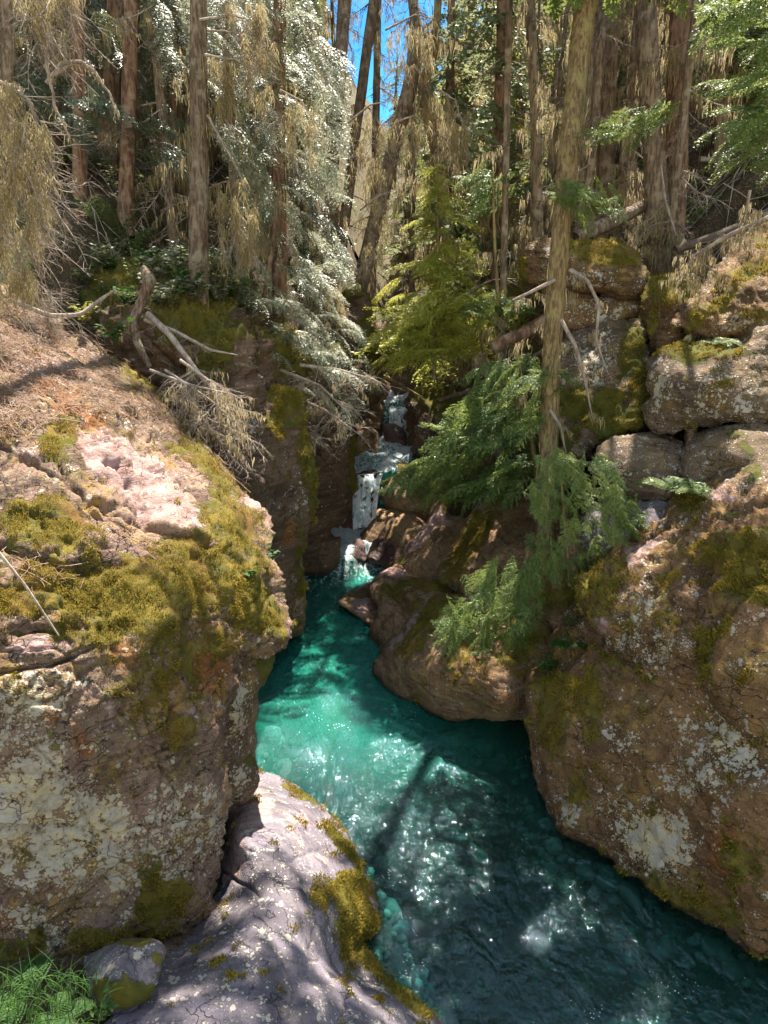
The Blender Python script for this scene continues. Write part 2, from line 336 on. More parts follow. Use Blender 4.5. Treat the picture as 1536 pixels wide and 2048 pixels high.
def build_terrain():
    V, Q = grid_mesh(-14, 16, 1.0, 30, 301, 291, zground)
    # split: bed faces and bank faces
    cx = V[Q].mean(1); ins = inside(cx[:, 0], cx[:, 1], CH)
    o = nmesh('river_bed', V, Q[ins], M['bed']); tag(o, kind='structure')
    o = nmesh('forest_floor', V, Q[~ins], M['ground']); tag(o, kind='structure')
    def far(X, Y):
        z0 = zground(np.clip(X, -14, 16), np.clip(Y, 1, 30))
        dx = np.maximum(-14 - X, 0) + np.maximum(X - 16, 0); dy = np.maximum(Y - 30, 0)
        side = np.abs(X - 1 - Y * .02)
        return z0 + dx * .45 + dy * (.12 + .16 * sst(4, 60, side)) + 2.0 * fbm(np.stack([X, Y, 0 * X], -1) * .03, 3) * sst(0, 20, dx + dy) - .05
    V, Q = grid_mesh(-160, 160, -40, 300, 121, 121, far)
    c = V[Q].mean(1); keep = ~((np.abs(c[:, 0] - 1) < 12.5) & (c[:, 1] > 4) & (c[:, 1] < 27)) & ~((np.abs(c[:, 0]) < 20) & (c[:, 1] <= 4) & (c[:, 1] > 1))
    o = nmesh('hillside', V, Q[keep], M['ground']); tag(o, kind='structure')
build_terrain()

def build_water():
    nx, ny = 330, 520
    def prof(X, Y):
        p = np.stack([X, Y, 0 * X], -1)
        rough = np.interp(Y, [0, 6, 10, 12, 13, 20], [.012, .018, .022, .035, .09, .12])
        return zwater(Y) + rough * (gnoise(p * [1.6, 1.1, 1]) + .6 * gnoise(p * [4, 2.6, 1] + 9) + .35 * gnoise(p * [9, 6, 1] + 3))
    V, Q = grid_mesh(-3.2, 6.0, 1.5, 19.6, nx, ny, prof, 1.0)
    d, _ = seg_dist(V[:, 0], V[:, 1], CH); ins = inside(V[:, 0], V[:, 1], CH)
    keepv = ins | (d < np.interp(V[:, 1], [12.5, 13.5, 17, 18], [.75, .35, .3, .15])); keep = keepv[Q].all(1)
    Q = Q[keep]; used = np.unique(Q); mp = -np.ones(len(V), int); mp[used] = np.arange(len(used)); V = V[used]; Q = mp[Q]; d = np.where(ins, d, -d)[used]
    Y = V[:, 1]; X = V[:, 0]
    foam = np.interp(Y, [0, 8, 10.5, 11.6, 12.6, 13.4, 14.7, 14.88, 15.02, 15.15, 15.6, 16.6, 17.3, 18.1, 18.4, 18.7, 30], [-.6, -.45, -.15, .06, .34, .72, 1.0, -.3, -.3, .8, .6, .62, .75, .8, .2, .7, .6])
    foam = foam + .15 * sst(.3, 0, np.abs(d)) * (Y > 11)
    fleck = np.interp(Y, [3, 5, 8, 9, 12], [.55, .7, .8, .6, .4])
    milk = np.interp(Y, [3, 6.2, 7.2, 8.2, 10, 12], [0, .0, .10, .5, .7, .65]) * np.clip(1.2 - np.abs(X + .35) * .35, .1, 1)
    # closed volume: skirt down to a floor
    e = np.sort(np.concatenate([Q[:, [0, 1]], Q[:, [1, 2]], Q[:, [2, 3]], Q[:, [3, 0]]]), 1)
    und, cnt = np.unique(e, axis=0, return_counts=True); be = und[cnt == 1]
    de = np.concatenate([Q[:, [0, 1]], Q[:, [1, 2]], Q[:, [2, 3]], Q[:, [3, 0]]]); key = {(a, b) for a, b in be}
    sel = np.array([(min(a, b), max(a, b)) in key for a, b in de]); de = de[sel]
    n = len(V); B = V.copy(); B[:, 2] = -3.5
    side = np.stack([de[:, 1], de[:, 0], de[:, 0] + n, de[:, 1] + n], -1)
    V2 = np.concatenate([V, B]); F = np.concatenate([Q, side, Q[:, ::-1] + n])
    z = np.zeros(n)
    o = nmesh('river', V2, F, M['water'], attrs={'foam': np.r_[foam, z], 'fleck': np.r_[fleck, z], 'milk': np.r_[milk, z]}); tag(o, kind='structure')
build_water()

# ------------------------------------------------------------------ boulders
ROCKS = {}
def smooth_poly(pts, n=5):
    """closed Catmull-Rom through the points, channels px,py,1/Y"""
    p = np.asarray(pts, float); m = len(p); out = []
    for k in range(m):
        a, b, c, d = p[k - 1], p[k], p[(k + 1) % m], p[(k + 2) % m]
        for j in range(n):
            t = j / n
            out.append(.5 * ((2 * b) + (-a + c) * t + (2 * a - 5 * b + 4 * c - d) * t * t + (-a + 3 * b - 3 * c + d) * t ** 3))
    return np.array(out)
def blobs(px, py, L):
    v = np.zeros(len(px))
    for b in L:
        x, y, rx, ry, a = b[:5]; ang = math.radians(b[5]) if len(b) > 5 else 0
        dx, dy = px - x, py - y; u = (dx * math.cos(ang) + dy * math.sin(ang)) / rx; w = (-dx * math.sin(ang) + dy * math.cos(ang)) / ry
        g = a * np.exp(-((u * u + w * w) ** 1.5))
        v = np.where(g > 0, np.maximum(v, g), v + g)
    return v
def rock(name, outline, ctrl, mat, label, cat='boulder', group=None, R=60, B=None, T=1.2, step=4, rough=.04, crack=.0, strata=.0,
         moss=(), lichen=(), rust=(), pale=(), upmoss=0.0, mossup_thr=.5, jag=3.0, parent=None, sdir=(.25, .35, .9), wedge=None, groove=()):
    ol = np.array([(x, y, 1 / dep(y, d)) for x, y, d in outline]); cc = np.array([(x, y, 1 / dep(y, d)) for x, y, d in ctrl]) if len(ctrl) else np.zeros((0, 3))
    K = np.concatenate([ol, cc]); sc = 300.0
    A = K[:, :2] / sc; n = len(K)
    phi = lambda r2: np.sqrt(r2 + .0025)
    D2 = ((A[:, None] - A[None]) ** 2).sum(-1)
    Mx = np.zeros((n + 3, n + 3)); Mx[:n, :n] = phi(D2) - 1e-3 * np.eye(n) * 3; Mx[:n, n:] = np.c_[np.ones(n), A]; Mx[n:, :n] = Mx[:n, n:].T
    wts = np.linalg.lstsq(Mx, np.r_[K[:, 2], 0, 0, 0], rcond=None)[0]
    def invd(q):
        a = q / sc; r = phi(((a[:, None] - A[None]) ** 2).sum(-1)); return r @ wts[:n] + np.c_[np.ones(len(a)), a] @ wts[n:]
    sp = smooth_poly(ol[:, :2], 6)
    if jag:
        q = np.c_[sp / 38.0, np.full(len(sp), hash(name) % 91 if False else sum(map(ord, label)) % 91 + .5)]
        sp = sp + jag * np.c_[fbm(q, 3, .7), fbm(q + 31, 3, .7)]
    x0, y0 = sp.min(0); x1, y1 = sp.max(0)
    gx = np.arange(x0, x1 + step, step); gy = np.arange(y0, y1 + step, step)
    X, Y = np.meshgrid(gx, gy); nyy, nxx = X.shape; X, Y = X.ravel(), Y.ravel()
    ins = inside(X, Y, sp); idx = np.arange(len(X)).reshape(nyy, nxx)
    Q = np.stack([idx[:-1, :-1].ravel(), idx[1:, :-1].ravel(), idx[1:, 1:].ravel(), idx[:-1, 1:].ravel()], -1)
    Q = Q[ins[Q].all(1)]; used = np.unique(Q); mp = -np.ones(len(X), int); mp[used] = np.arange(len(used)); Q = mp[Q]; X, Y = X[used], Y[used]
    e = np.sort(np.concatenate([Q[:, [0, 1]], Q[:, [1, 2]], Q[:, [2, 3]], Q[:, [3, 0]]]), 1)
    und, cnt = np.unique(e, axis=0, return_counts=True); bv = np.unique(und[cnt == 1])
    dist, near = seg_dist(X, Y, sp)
    isb = np.zeros(len(X), bool); isb[bv] = True
    X[isb], Y[isb] = near[isb, 0], near[isb, 1]; dist[isb] = 0
    inv = invd(np.c_[X, Y])
    lo, hi = K[:, 2].min(), K[:, 2].max(); inv = np.clip(inv, lo * .93, hi * 1.06)
    D = 1 / inv; t = np.clip(dist / R, 0, 1); prof = np.sqrt(np.maximum(1 - (1 - t) ** 2, 0))
    Bm = (B if B is not None else .75 * R / FPX * np.median(D))
    Yf = D - Bm * prof
    Yb = D + T * np.sqrt(np.maximum(1 - (1 - np.clip(dist / (R * 1.5), 0, 1)) ** 2, 0))
    n0 = len(X); back = ~isb; bid = np.full(n0, -1); bid[isb] = np.nonzero(isb)[0]; bid[back] = n0 + np.arange(back.sum())
    V = np.concatenate([P(X, Y, Yf), P(X[back], Y[back], Yb[back])]); F = np.concatenate([Q, bid[Q][:, ::-1]])
    PX = np.r_[X, X[back]]; PY = np.r_[Y, Y[back]]
    front = np.r_[np.ones(n0), np.zeros(back.sum())]
    N = vnormals(V, F)
    if (N[:n0] * (V[:n0] - [0, 0, CAM_H])).sum() > 0: F = F[:, ::-1]; N = -N
    at = {}
    for k, L in (('moss', moss), ('lichen', lichen), ('rust', rust), ('pale', pale)): at[k] = blobs(PX, PY, L)
    if upmoss: at['moss'] = at['moss'] + upmoss * sst(mossup_thr - .25, mossup_thr + .25, N[:, 2] + .35 * gnoise(V * 2.3))
    dsp = rough * fbm(V * 2.6 + 5, 5, .55)
    if strata:
        sd_ = np.array(sdir) / np.linalg.norm(sdir); h = (V @ sd_)
        q = np.c_[V * .7]; w = h * 7 + 1.4 * fbm(q * 2, 3); tri = np.abs((w % 1) - .5) * 2
        w2 = h * 17 + 1.2 * fbm(q * 3 + 7, 3); tri2 = np.abs((w2 % 1) - .5) * 2
        dsp += strata * (np.where(tri > .8, (.8 - tri) * 5, 0) * .5 - np.where(tri2 > .85, (tri2 - .85) * 6.6, 0) * .25) + strata * .6 * (gnoise(np.c_[V[:, 0], V[:, 1], h * 5] * [1.5, 1.5, 1]))
    if crack:
        q = V * [1.3, 1.3, 1.9] + .35 * np.c_[gnoise(V * 2), gnoise(V * 2 + 5), gnoise(V * 2 + 9)]
        d1, d2 = worley(q); dsp -= crack * (1 - sst(0, .07, d2 - d1)); dsp += crack * .8 * (d2 * .5); ch, hid = cellrnd(q * [1.7, 1.7, 2.3] + 3.3); dsp += crack * 1.1 * (ch - .5) + crack * 1.0 * ((_g[hid] * (q * [1.7, 1.7, 2.3] % 1 - .5)).sum(1))
    for g in groove:      # painted cracks in the stone: polyline, width px, depth m
        gd, _ = seg_dist(PX + 5 * gnoise(np.c_[PX, PY, 0 * PX] / 25), PY + 5 * gnoise(np.c_[PX, PY, 0 * PX + 9] / 25), np.array(g[0]), False)
        dsp -= g[2] * np.exp(-(gd / g[1]) ** 2) * front
    mo = sst(.35, .7, at['moss'] + .8 * fbm(V * 5, 3)); dsp += mo * (.016 + .022 * fbm(V * 7 + 3, 3))
    V = V + N * dsp[:, None]
    base = V.mean(0); base[2] = V[:, 2].min()
    o = nmesh(name, V, F, mat, parent, base if parent is None else None, attrs=at)
    if parent is None: tag(o, label, cat, group)
    ROCKS[label] = dict(V=V, F=F, N=N, PX=PX, PY=PY, moss=mo, front=front, n0=n0, base=base, obj=o)
    return o
# (px, py, depth): depth is metres forward of the camera, or 'z..' for a height above the lower pool
# --- far to near
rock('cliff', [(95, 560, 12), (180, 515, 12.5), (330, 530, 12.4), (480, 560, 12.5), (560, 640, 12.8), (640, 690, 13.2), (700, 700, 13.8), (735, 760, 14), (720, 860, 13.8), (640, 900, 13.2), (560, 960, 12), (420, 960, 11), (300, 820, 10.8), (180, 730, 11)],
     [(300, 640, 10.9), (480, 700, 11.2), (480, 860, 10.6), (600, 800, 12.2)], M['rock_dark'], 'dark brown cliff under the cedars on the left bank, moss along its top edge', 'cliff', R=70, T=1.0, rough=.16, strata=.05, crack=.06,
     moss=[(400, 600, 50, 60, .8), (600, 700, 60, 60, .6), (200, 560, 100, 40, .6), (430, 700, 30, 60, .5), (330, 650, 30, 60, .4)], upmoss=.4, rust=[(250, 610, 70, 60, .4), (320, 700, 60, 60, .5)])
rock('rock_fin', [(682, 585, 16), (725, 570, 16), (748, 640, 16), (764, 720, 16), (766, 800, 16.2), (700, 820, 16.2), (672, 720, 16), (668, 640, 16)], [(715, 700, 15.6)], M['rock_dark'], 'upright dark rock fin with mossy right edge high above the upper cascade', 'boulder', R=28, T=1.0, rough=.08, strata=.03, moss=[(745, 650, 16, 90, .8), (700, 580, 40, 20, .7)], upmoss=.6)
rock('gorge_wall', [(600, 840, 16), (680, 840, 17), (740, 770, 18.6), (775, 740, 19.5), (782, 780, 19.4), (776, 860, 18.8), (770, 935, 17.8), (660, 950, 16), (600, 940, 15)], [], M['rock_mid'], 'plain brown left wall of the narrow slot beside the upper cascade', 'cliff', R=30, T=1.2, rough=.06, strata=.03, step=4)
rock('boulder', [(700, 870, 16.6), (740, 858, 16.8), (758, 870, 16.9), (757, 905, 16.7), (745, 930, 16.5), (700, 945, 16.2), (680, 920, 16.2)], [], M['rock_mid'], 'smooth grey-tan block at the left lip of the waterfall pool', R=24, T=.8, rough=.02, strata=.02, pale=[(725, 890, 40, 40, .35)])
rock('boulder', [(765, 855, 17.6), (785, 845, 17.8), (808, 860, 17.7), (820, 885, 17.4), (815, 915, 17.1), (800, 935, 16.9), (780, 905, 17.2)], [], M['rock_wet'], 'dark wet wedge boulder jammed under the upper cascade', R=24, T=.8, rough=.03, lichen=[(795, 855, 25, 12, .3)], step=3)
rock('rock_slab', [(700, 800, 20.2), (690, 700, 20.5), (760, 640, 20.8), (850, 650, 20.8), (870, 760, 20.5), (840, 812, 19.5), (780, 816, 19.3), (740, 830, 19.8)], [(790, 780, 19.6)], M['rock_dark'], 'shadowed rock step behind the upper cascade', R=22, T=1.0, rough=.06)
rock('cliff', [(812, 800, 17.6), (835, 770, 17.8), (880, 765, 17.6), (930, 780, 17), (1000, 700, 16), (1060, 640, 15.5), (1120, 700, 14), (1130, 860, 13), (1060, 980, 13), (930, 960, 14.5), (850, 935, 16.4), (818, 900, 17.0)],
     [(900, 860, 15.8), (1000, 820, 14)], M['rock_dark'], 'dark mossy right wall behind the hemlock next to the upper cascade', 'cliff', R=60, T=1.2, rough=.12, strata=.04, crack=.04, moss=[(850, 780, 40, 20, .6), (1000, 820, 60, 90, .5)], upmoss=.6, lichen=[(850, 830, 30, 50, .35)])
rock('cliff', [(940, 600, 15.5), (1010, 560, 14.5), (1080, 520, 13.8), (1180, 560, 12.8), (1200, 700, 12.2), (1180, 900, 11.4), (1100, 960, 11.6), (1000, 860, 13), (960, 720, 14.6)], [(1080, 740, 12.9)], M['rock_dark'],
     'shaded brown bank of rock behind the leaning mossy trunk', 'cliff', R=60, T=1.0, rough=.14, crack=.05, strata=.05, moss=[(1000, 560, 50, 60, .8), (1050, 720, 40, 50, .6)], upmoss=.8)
rock('boulder', [(1035, 500, 12.8), (1080, 470, 12.8), (1150, 480, 12.6), (1230, 485, 12.4), (1285, 520, 12.2), (1300, 560, 12), (1280, 600, 11.9), (1200, 590, 11.9), (1110, 570, 12.2), (1050, 560, 12.6)], [(1180, 540, 11.9)], M['rock_right'],
     'topmost block on the right bank capped with thick green moss', R=38, T=1.2, rough=.05, strata=.03, moss=[(1220, 505, 75, 24, 1.0, 8), (1050, 540, 20, 30, .6)], lichen=[(1120, 505, 40, 25, .35), (1150, 560, 70, 25, .3)], upmoss=.2)
rock('boulder', [(1090, 570, 12.3), (1200, 592, 12), (1290, 604, 11.9), (1282, 630, 11.8), (1230, 650, 11.7), (1150, 660, 11.8), (1110, 650, 12)], [], M['rock_right'], 'tan slab wedged beneath the moss capped block on the right bank', R=24, T=1.0, rough=.04, strata=.03, lichen=[(1200, 620, 80, 25, .3)])
rock('boulder', [(1280, 600, 11.8), (1300, 560, 11.9), (1350, 545, 11.8), (1400, 560, 11.5), (1400, 620, 11.1), (1360, 680, 10.8), (1310, 700, 10.9), (1290, 660, 11.3)], [(1340, 600, 11.1)], M['rock_right'], 'round green moss covered hump between the block and the slanting slabs', R=40, T=1.0, rough=.06, moss=[(1325, 575, 60, 35, 1.0), (1300, 640, 20, 50, .6)], upmoss=.3)
rock('boulder', [(1340, 655, 10.4), (1380, 590, 10.8), (1440, 520, 11.2), (1500, 465, 11.6), (1560, 430, 11.6), (1950, 440, 11), (1950, 720, 9.2), (1560, 690, 9.7), (1480, 680, 10.0), (1400, 676, 10.2)], [(1500, 580, 10.3)], M['rock_right'],
     'steep slanting slab streaked with green moss at the right edge', R=50, T=1.4, rough=.08, strata=.06, sdir=(.8, -.1, .5), moss=[(1500, 540, 70, 22, .9, -35), (1420, 620, 90, 20, .8, -40), (1520, 620, 60, 20, .5, -20), (1540, 490, 50, 30, .5)], rust=[(1510, 510, 50, 20, .4)], lichen=[(1480, 640, 90, 25, .25)])
rock('boulder', [(1110, 700, 11.6), (1150, 660, 11.8), (1230, 645, 11.6), (1290, 640, 11.4), (1305, 720, 10.9), (1300, 800, 10.5), (1290, 870, 10.2), (1200, 890, 10.3), (1120, 930, 10.4), (1090, 850, 10.9)], [(1200, 740, 10.9), (1250, 850, 10.2)], M['rock_grey'],
     'tall grey-brown rock face with hanging dark moss behind the leaning trunk', R=40, T=1.2, rough=.1, strata=.04, crack=.03, moss=[(1265, 700, 30, 60, .8), (1180, 810, 90, 40, .9), (1230, 850, 60, 40, .9), (1130, 870, 40, 50, .6), (1280, 780, 30, 60, .9)], lichen=[(1180, 720, 60, 60, .2)])
rock('boulder', [(1292, 740, 10.0), (1310, 700, 10.2), (1360, 682, 10.3), (1440, 690, 10.1), (1480, 672, 9.9), (1540, 640, 9.7), (1950, 640, 9.2), (1950, 860, 8.3), (1540, 850, 8.9), (1440, 850, 9.2), (1380, 860, 9.35), (1310, 870, 9.6), (1282, 820, 9.8), (1300, 790, 9.8)],
     [(1420, 770, 9.2), (1360, 730, 9.6)], M['rock_grey'], 'big lichen spotted grey boulder with a flat mossy top by the right edge', R=45, T=1.4, rough=.05, strata=.02, moss=[(1400, 702, 90, 20, .95), (1440, 770, 40, 8, .5, -15)], lichen=[(1450, 800, 90, 60, .15), (1320, 770, 20, 30, .4)])
rock('boulder', [(1192, 900, 9.6), (1230, 872, 9.8), (1300, 868, 9.8), (1365, 880, 9.6), (1375, 930, 9.2), (1350, 1000, 9.0), (1290, 1010, 9.1), (1220, 1000, 9.3), (1195, 950, 9.4)], [(1280, 940, 9.1)], M['rock_grey'],
     'lilac-grey stepped block beside the ferns on the right bank', R=28, T=1.2, rough=.03, strata=.05, pale=[(1280, 900, 60, 30, .3)], moss=[(1230, 1000, 50, 15, .5)])
rock('boulder', [(1362, 920, 9.0), (1380, 880, 9.2), (1430, 852, 9.3), (1540, 845, 8.9), (1950, 850, 8.4), (1950, 960, 7.9), (1540, 950, 8.2), (1450, 950, 8.5), (1400, 975, 8.7), (1370, 960, 8.8)], [(1450, 895, 8.6)], M['rock_grey'],
     'long low rounded boulder under the big lichen spotted one', R=34, T=1.2, rough=.03, strata=.02, moss=[(1470, 870, 25, 15, .6), (1490, 900, 20, 40, .5)])
rock('boulder', [(1410, 1000, 8.3), (1440, 950, 8.5), (1480, 915, 8.6), (1545, 898, 8.4), (1950, 900, 7.9), (1950, 1040, 7.2), (1540, 1030, 7.6), (1430, 1040, 8.0)], [(1500, 960, 8.0)], M['rock_grey'],
     'knobbly grey boulder with a yellow moss cushion at the right edge', R=34, T=1.0, rough=.05, strata=.03, moss=[(1455, 925, 14, 12, .9), (1500, 940, 30, 30, .5)])
rock('rock_slab', [(1180, 1010, 9.2), (1260, 1000, 9.1), (1350, 1005, 8.8), (1420, 985, 8.6), (1440, 1020, 8.3), (1340, 1060, 8.3), (1260, 1110, 8.3), (1180, 1120, 8.6), (1160, 1060, 8.9)], [], M['rock_flat'],
     'pale violet ledge between the ferns and the large right boulder', R=20, T=.8, rough=.03, strata=.05)
# --- sculpted rocks right of the water, mid distance
rock('boulder', [(755, 965, 15.3), (768, 935, 15.6), (800, 925, 15.7), (850, 935, 15.6), (900, 960, 15), (900, 1040, 14.4), (850, 1050, 14.3), (800, 1025, 14.4), (768, 1015, 14.7)], [(800, 980, 14.6)], M['rock_mid'],
     'rounded tan boulder topped with moss at the right lip of the waterfall', R=26, T=1.0, rough=.02, moss=[(765, 950, 16, 20, .9), (800, 930, 40, 10, .7)], step=3)
rock('boulder', [(712, 1100, 14.0), (725, 1060, 14.3), (755, 1020, 14.6), (800, 1020, 14.4), (850, 1040, 14), (880, 1110, 13.2), (850, 1180, 12.5), (800, 1150, 12.6), (780, 1110, 13.2), (740, 1100, 13.8)], [(800, 1080, 13.5)], M['rock_mid'],
     'smooth brown pyramid rock right of the waterfall foot', R=30, T=1.0, rough=.02, strata=.015, step=3)
rock('boulder', [(698, 1108, 13.5), (712, 1075, 13.8), (730, 1085, 13.7), (738, 1120, 13.3), (715, 1122, 13.2)], [], M['rock_wet'], 'small wet red rock at the foot of the pyramid rock', R=14, T=.5, rough=.015, strata=.015, step=3)
rock('boulder', [(735, 1120, 13.2), (745, 1085, 13.5), (775, 1080, 13.3), (800, 1120, 12.9), (815, 1160, 12.5), (785, 1150, 12.7), (760, 1132, 13)], [], M['rock_wet'], 'dark wet red ledge at the edge of the turquoise pool', R=16, T=.6, rough=.015, strata=.02, step=3)
rock('boulder', [(783, 1140, 12.6), (810, 1095, 12.9), (850, 1045, 13.2), (890, 985, 13.6), (905, 1000, 13.5), (900, 1030, 13.2), (960, 1040, 12.6), (1010, 1060, 12), (980, 1150, 11.2), (900, 1180, 11.3), (830, 1180, 11.8)], [(890, 1090, 12.2), (930, 1100, 11.6)], M['rock_mid'],
     'brown fin rock with a pale water-polished crest rising behind the moss draped boulder', R=30, T=.9, rough=.03, moss=[(900, 1010, 20, 50, .6, 30), (800, 1120, 14, 20, .6)], pale=[(855, 1055, 14, 80, 1.2, 40), (890, 1035, 22, 22, 1.0)], step=3)
rock('boulder', [(870, 1140, 11.2), (900, 1100, 11.8), (930, 1040, 12.3), (965, 1000, 12.6), (1030, 990, 12.3), (1120, 1000, 11.5), (1200, 1050, 10.3), (1230, 1140, 9.4), (1180, 1260, 8.9), (1080, 1260, 9.2), (980, 1210, 9.9), (940, 1200, 10.3), (890, 1170, 10.9)],
     [(1000, 1090, 11.0), (1080, 1120, 10.3), (950, 1130, 11.0), (930, 1160, 10.6)], M['rock_mid'], 'broad brown boulder draped with a diagonal band of green moss', R=40, T=1.2, rough=.05, strata=.02,
     moss=[(935, 1090, 28, 90, .95, 32), (1000, 1000, 50, 14, .7), (1100, 1180, 100, 60, .6), (1180, 1200, 50, 60, .7)], pale=[(905, 1140, 50, 9, 1.0, -30), (960, 1010, 12, 40, .8, 30)], step=3)
rock('boulder', [(676, 1205, 11.5), (700, 1182, 12.2), (735, 1165, 12.4), (765, 1180, 12), (790, 1220, 11.5), (775, 1260, 11), (745, 1258, 10.9), (715, 1232, 11.2)], [(720, 1210, 11.6)], M['rock_mid'],
     'low wedge of bare brown rock pointing into the pool', R=22, T=.6, rough=.02, pale=[(730, 1210, 40, 22, .7)], moss=[(700, 1190, 20, 10, .5)], step=3)
rock('boulder', [(745, 1300, 10.5), (742, 1260, 10.7), (760, 1220, 11), (735, 1175, 11.8), (770, 1140, 12.2), (800, 1128, 12.4), (830, 1150, 11.8), (960, 1160, 11.2), (1000, 1200, 10.6), (960, 1290, 9.8), (830, 1330, 9.6), (765, 1350, 9.7)],
     [(790, 1200, 11.0), (830, 1250, 10.2), (900, 1200, 10.7), (770, 1180, 11.3)], M['rock_mid'], 'water-carved fluted rock with yellow moss between the wedge and the bulging boulder', R=26, T=.9, rough=.03,
     moss=[(790, 1175, 30, 20, .8), (860, 1170, 60, 16, .7), (830, 1210, 18, 30, .6), (770, 1260, 12, 40, .4)], lichen=[(840, 1200, 50, 40, .1)], pale=[(800, 1145, 60, 9, 1.1, 5), (830, 1260, 14, 40, .4, 20)], step=3, groove=[([(790, 1170), (815, 1230), (800, 1330)], 12, .18)])
rock('boulder', [(747, 1350, 9.5), (752, 1318, 9.8), (790, 1270, 10.1), (840, 1210, 10.4), (870, 1190, 10.6), (930, 1188, 10.4), (1000, 1195, 10.0), (1080, 1230, 9.2), (1120, 1330, 8.4), (1110, 1430, 8.1), (1040, 1440, 8.15), (960, 1438, 8.3), (880, 1440, 8.6), (830, 1412, 8.9), (780, 1385, 9.2)],
     [(900, 1330, 8.5), (1000, 1340, 8.2), (830, 1330, 9.0), (900, 1240, 9.6), (1000, 1410, 7.9), (860, 1400, 8.6)], M['rock_mid'], 'large bulging red-brown boulder overhanging the dark pool, green moss on its left shoulder', R=44, T=1.4, rough=.03, strata=.03, sdir=(.05, .1, 1),
     moss=[(870, 1230, 60, 26, .9, -45), (830, 1280, 50, 24, .7, -45), (920, 1300, 40, 60, .5), (1040, 1290, 60, 60, .6), (960, 1360, 25, 60, .35)], rust=[(900, 1350, 120, 60, .5), (1000, 1400, 70, 30, .5)], pale=[(815, 1258, 70, 9, 1.0, -48), (950, 1196, 60, 7, .8)], step=3)
# --- left side columns
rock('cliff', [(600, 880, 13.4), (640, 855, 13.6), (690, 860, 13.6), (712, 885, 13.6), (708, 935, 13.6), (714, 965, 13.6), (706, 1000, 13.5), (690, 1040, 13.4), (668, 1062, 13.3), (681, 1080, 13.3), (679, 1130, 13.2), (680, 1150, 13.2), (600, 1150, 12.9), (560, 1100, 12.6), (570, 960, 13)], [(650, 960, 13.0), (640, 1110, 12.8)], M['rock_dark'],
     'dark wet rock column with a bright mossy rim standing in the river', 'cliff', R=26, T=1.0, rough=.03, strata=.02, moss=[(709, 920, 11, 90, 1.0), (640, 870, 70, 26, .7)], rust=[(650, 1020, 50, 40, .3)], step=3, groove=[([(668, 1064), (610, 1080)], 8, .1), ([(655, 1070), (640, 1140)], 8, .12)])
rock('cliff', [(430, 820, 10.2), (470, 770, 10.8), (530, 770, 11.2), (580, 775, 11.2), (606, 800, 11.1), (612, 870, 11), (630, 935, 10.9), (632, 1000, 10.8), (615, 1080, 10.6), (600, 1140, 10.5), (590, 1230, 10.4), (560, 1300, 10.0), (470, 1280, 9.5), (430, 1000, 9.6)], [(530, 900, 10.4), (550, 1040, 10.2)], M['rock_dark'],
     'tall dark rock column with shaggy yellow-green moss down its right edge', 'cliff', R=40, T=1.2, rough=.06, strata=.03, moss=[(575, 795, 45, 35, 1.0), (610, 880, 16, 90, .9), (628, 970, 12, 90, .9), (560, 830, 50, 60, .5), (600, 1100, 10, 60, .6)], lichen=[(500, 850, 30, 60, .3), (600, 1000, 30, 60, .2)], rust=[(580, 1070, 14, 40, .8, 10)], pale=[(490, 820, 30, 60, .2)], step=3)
rock('boulder', [(560, 1120, 10.6), (585, 1090, 10.9), (602, 1110, 10.9), (606, 1150, 10.7), (615, 1180, 10.6), (612, 1215, 10.5), (608, 1250, 10.45), (600, 1270, 10.4), (550, 1280, 10.2), (540, 1200, 10.2)], [], M['rock_mid'],
     'small upright rock with a bright yellow moss cap at the waterline of the left bank', R=20, T=.6, rough=.03, moss=[(595, 1165, 24, 30, 1.0)], rust=[(570, 1120, 14, 30, .5)], step=3)
rock('boulder', [(682, 1062, 14.5), (698, 1010, 14.72), (710, 955, 14.9), (735, 940, 15.0), (758, 946, 15.0), (762, 1000, 14.8), (745, 1035, 14.62), (712, 1068, 14.45)], [], M['rock_wet'], 'bright red wet rock under the waterfall veil', R=14, B=.04, T=.6, rough=.03, strata=.02, rust=[(712, 1000, 20, 60, .8)], step=3)
# --- right foreground
rock('boulder', [(1046, 1380, 7.75), (1060, 1340, 8.0), (1090, 1330, 8.0), (1110, 1260, 8.2), (1160, 1200, 8.3), (1200, 1190, 8), (1300, 1180, 7.4), (1440, 1200, 6.8), (1950, 1300, 6.2), (1950, 2060, 4.6), (1640, 2010, 4.8), (1540, 1925, 5.05), (1400, 1860, 5.5), (1300, 1790, 5.8), (1190, 1710, 6.3), (1110, 1665, 6.6), (1085, 1600, 6.95), (1062, 1520, 7.3), (1056, 1450, 7.5)],
     [(1120, 1500, 6.9), (1200, 1400, 6.9), (1300, 1500, 6.3), (1300, 1650, 6.0), (1450, 1500, 5.8), (1450, 1700, 5.4), (1536, 1600, 5.3), (1180, 1600, 6.5), (1110, 1340, 7.7), (1536, 1800, 5.1)], M['rock_right'],
     'massive dark boulder curving into the river on the right, white lichen patch near its foot', R=60, T=2.0, rough=.07, strata=.02, step=4,
     moss=[(1120, 1370, 60, 30, .95), (1110, 1440, 40, 80, .75), (1180, 1400, 30, 120, .6), (1150, 1560, 30, 60, .4), (1380, 1800, 140, 26, .75, 28), (1240, 1320, 90, 24, .6, 30), (1480, 1730, 60, 60, .5), (1090, 1330, 30, 20, .6)],
     lichen=[(1310, 1680, 80, 60, .75, 25), (1230, 1620, 60, 30, .3, 20), (1480, 1480, 110, 90, .42), (1400, 1560, 90, 60, .3), (1260, 1480, 60, 50, .2), (1140, 1620, 20, 30, .5, -30)], rust=[(1450, 1700, 50, 70, .8), (1430, 1600, 40, 40, .4), (1200, 1360, 60, 30, .4), (1340, 1420, 60, 40, .4), (1200, 1690, 60, 14, .5, 30)])
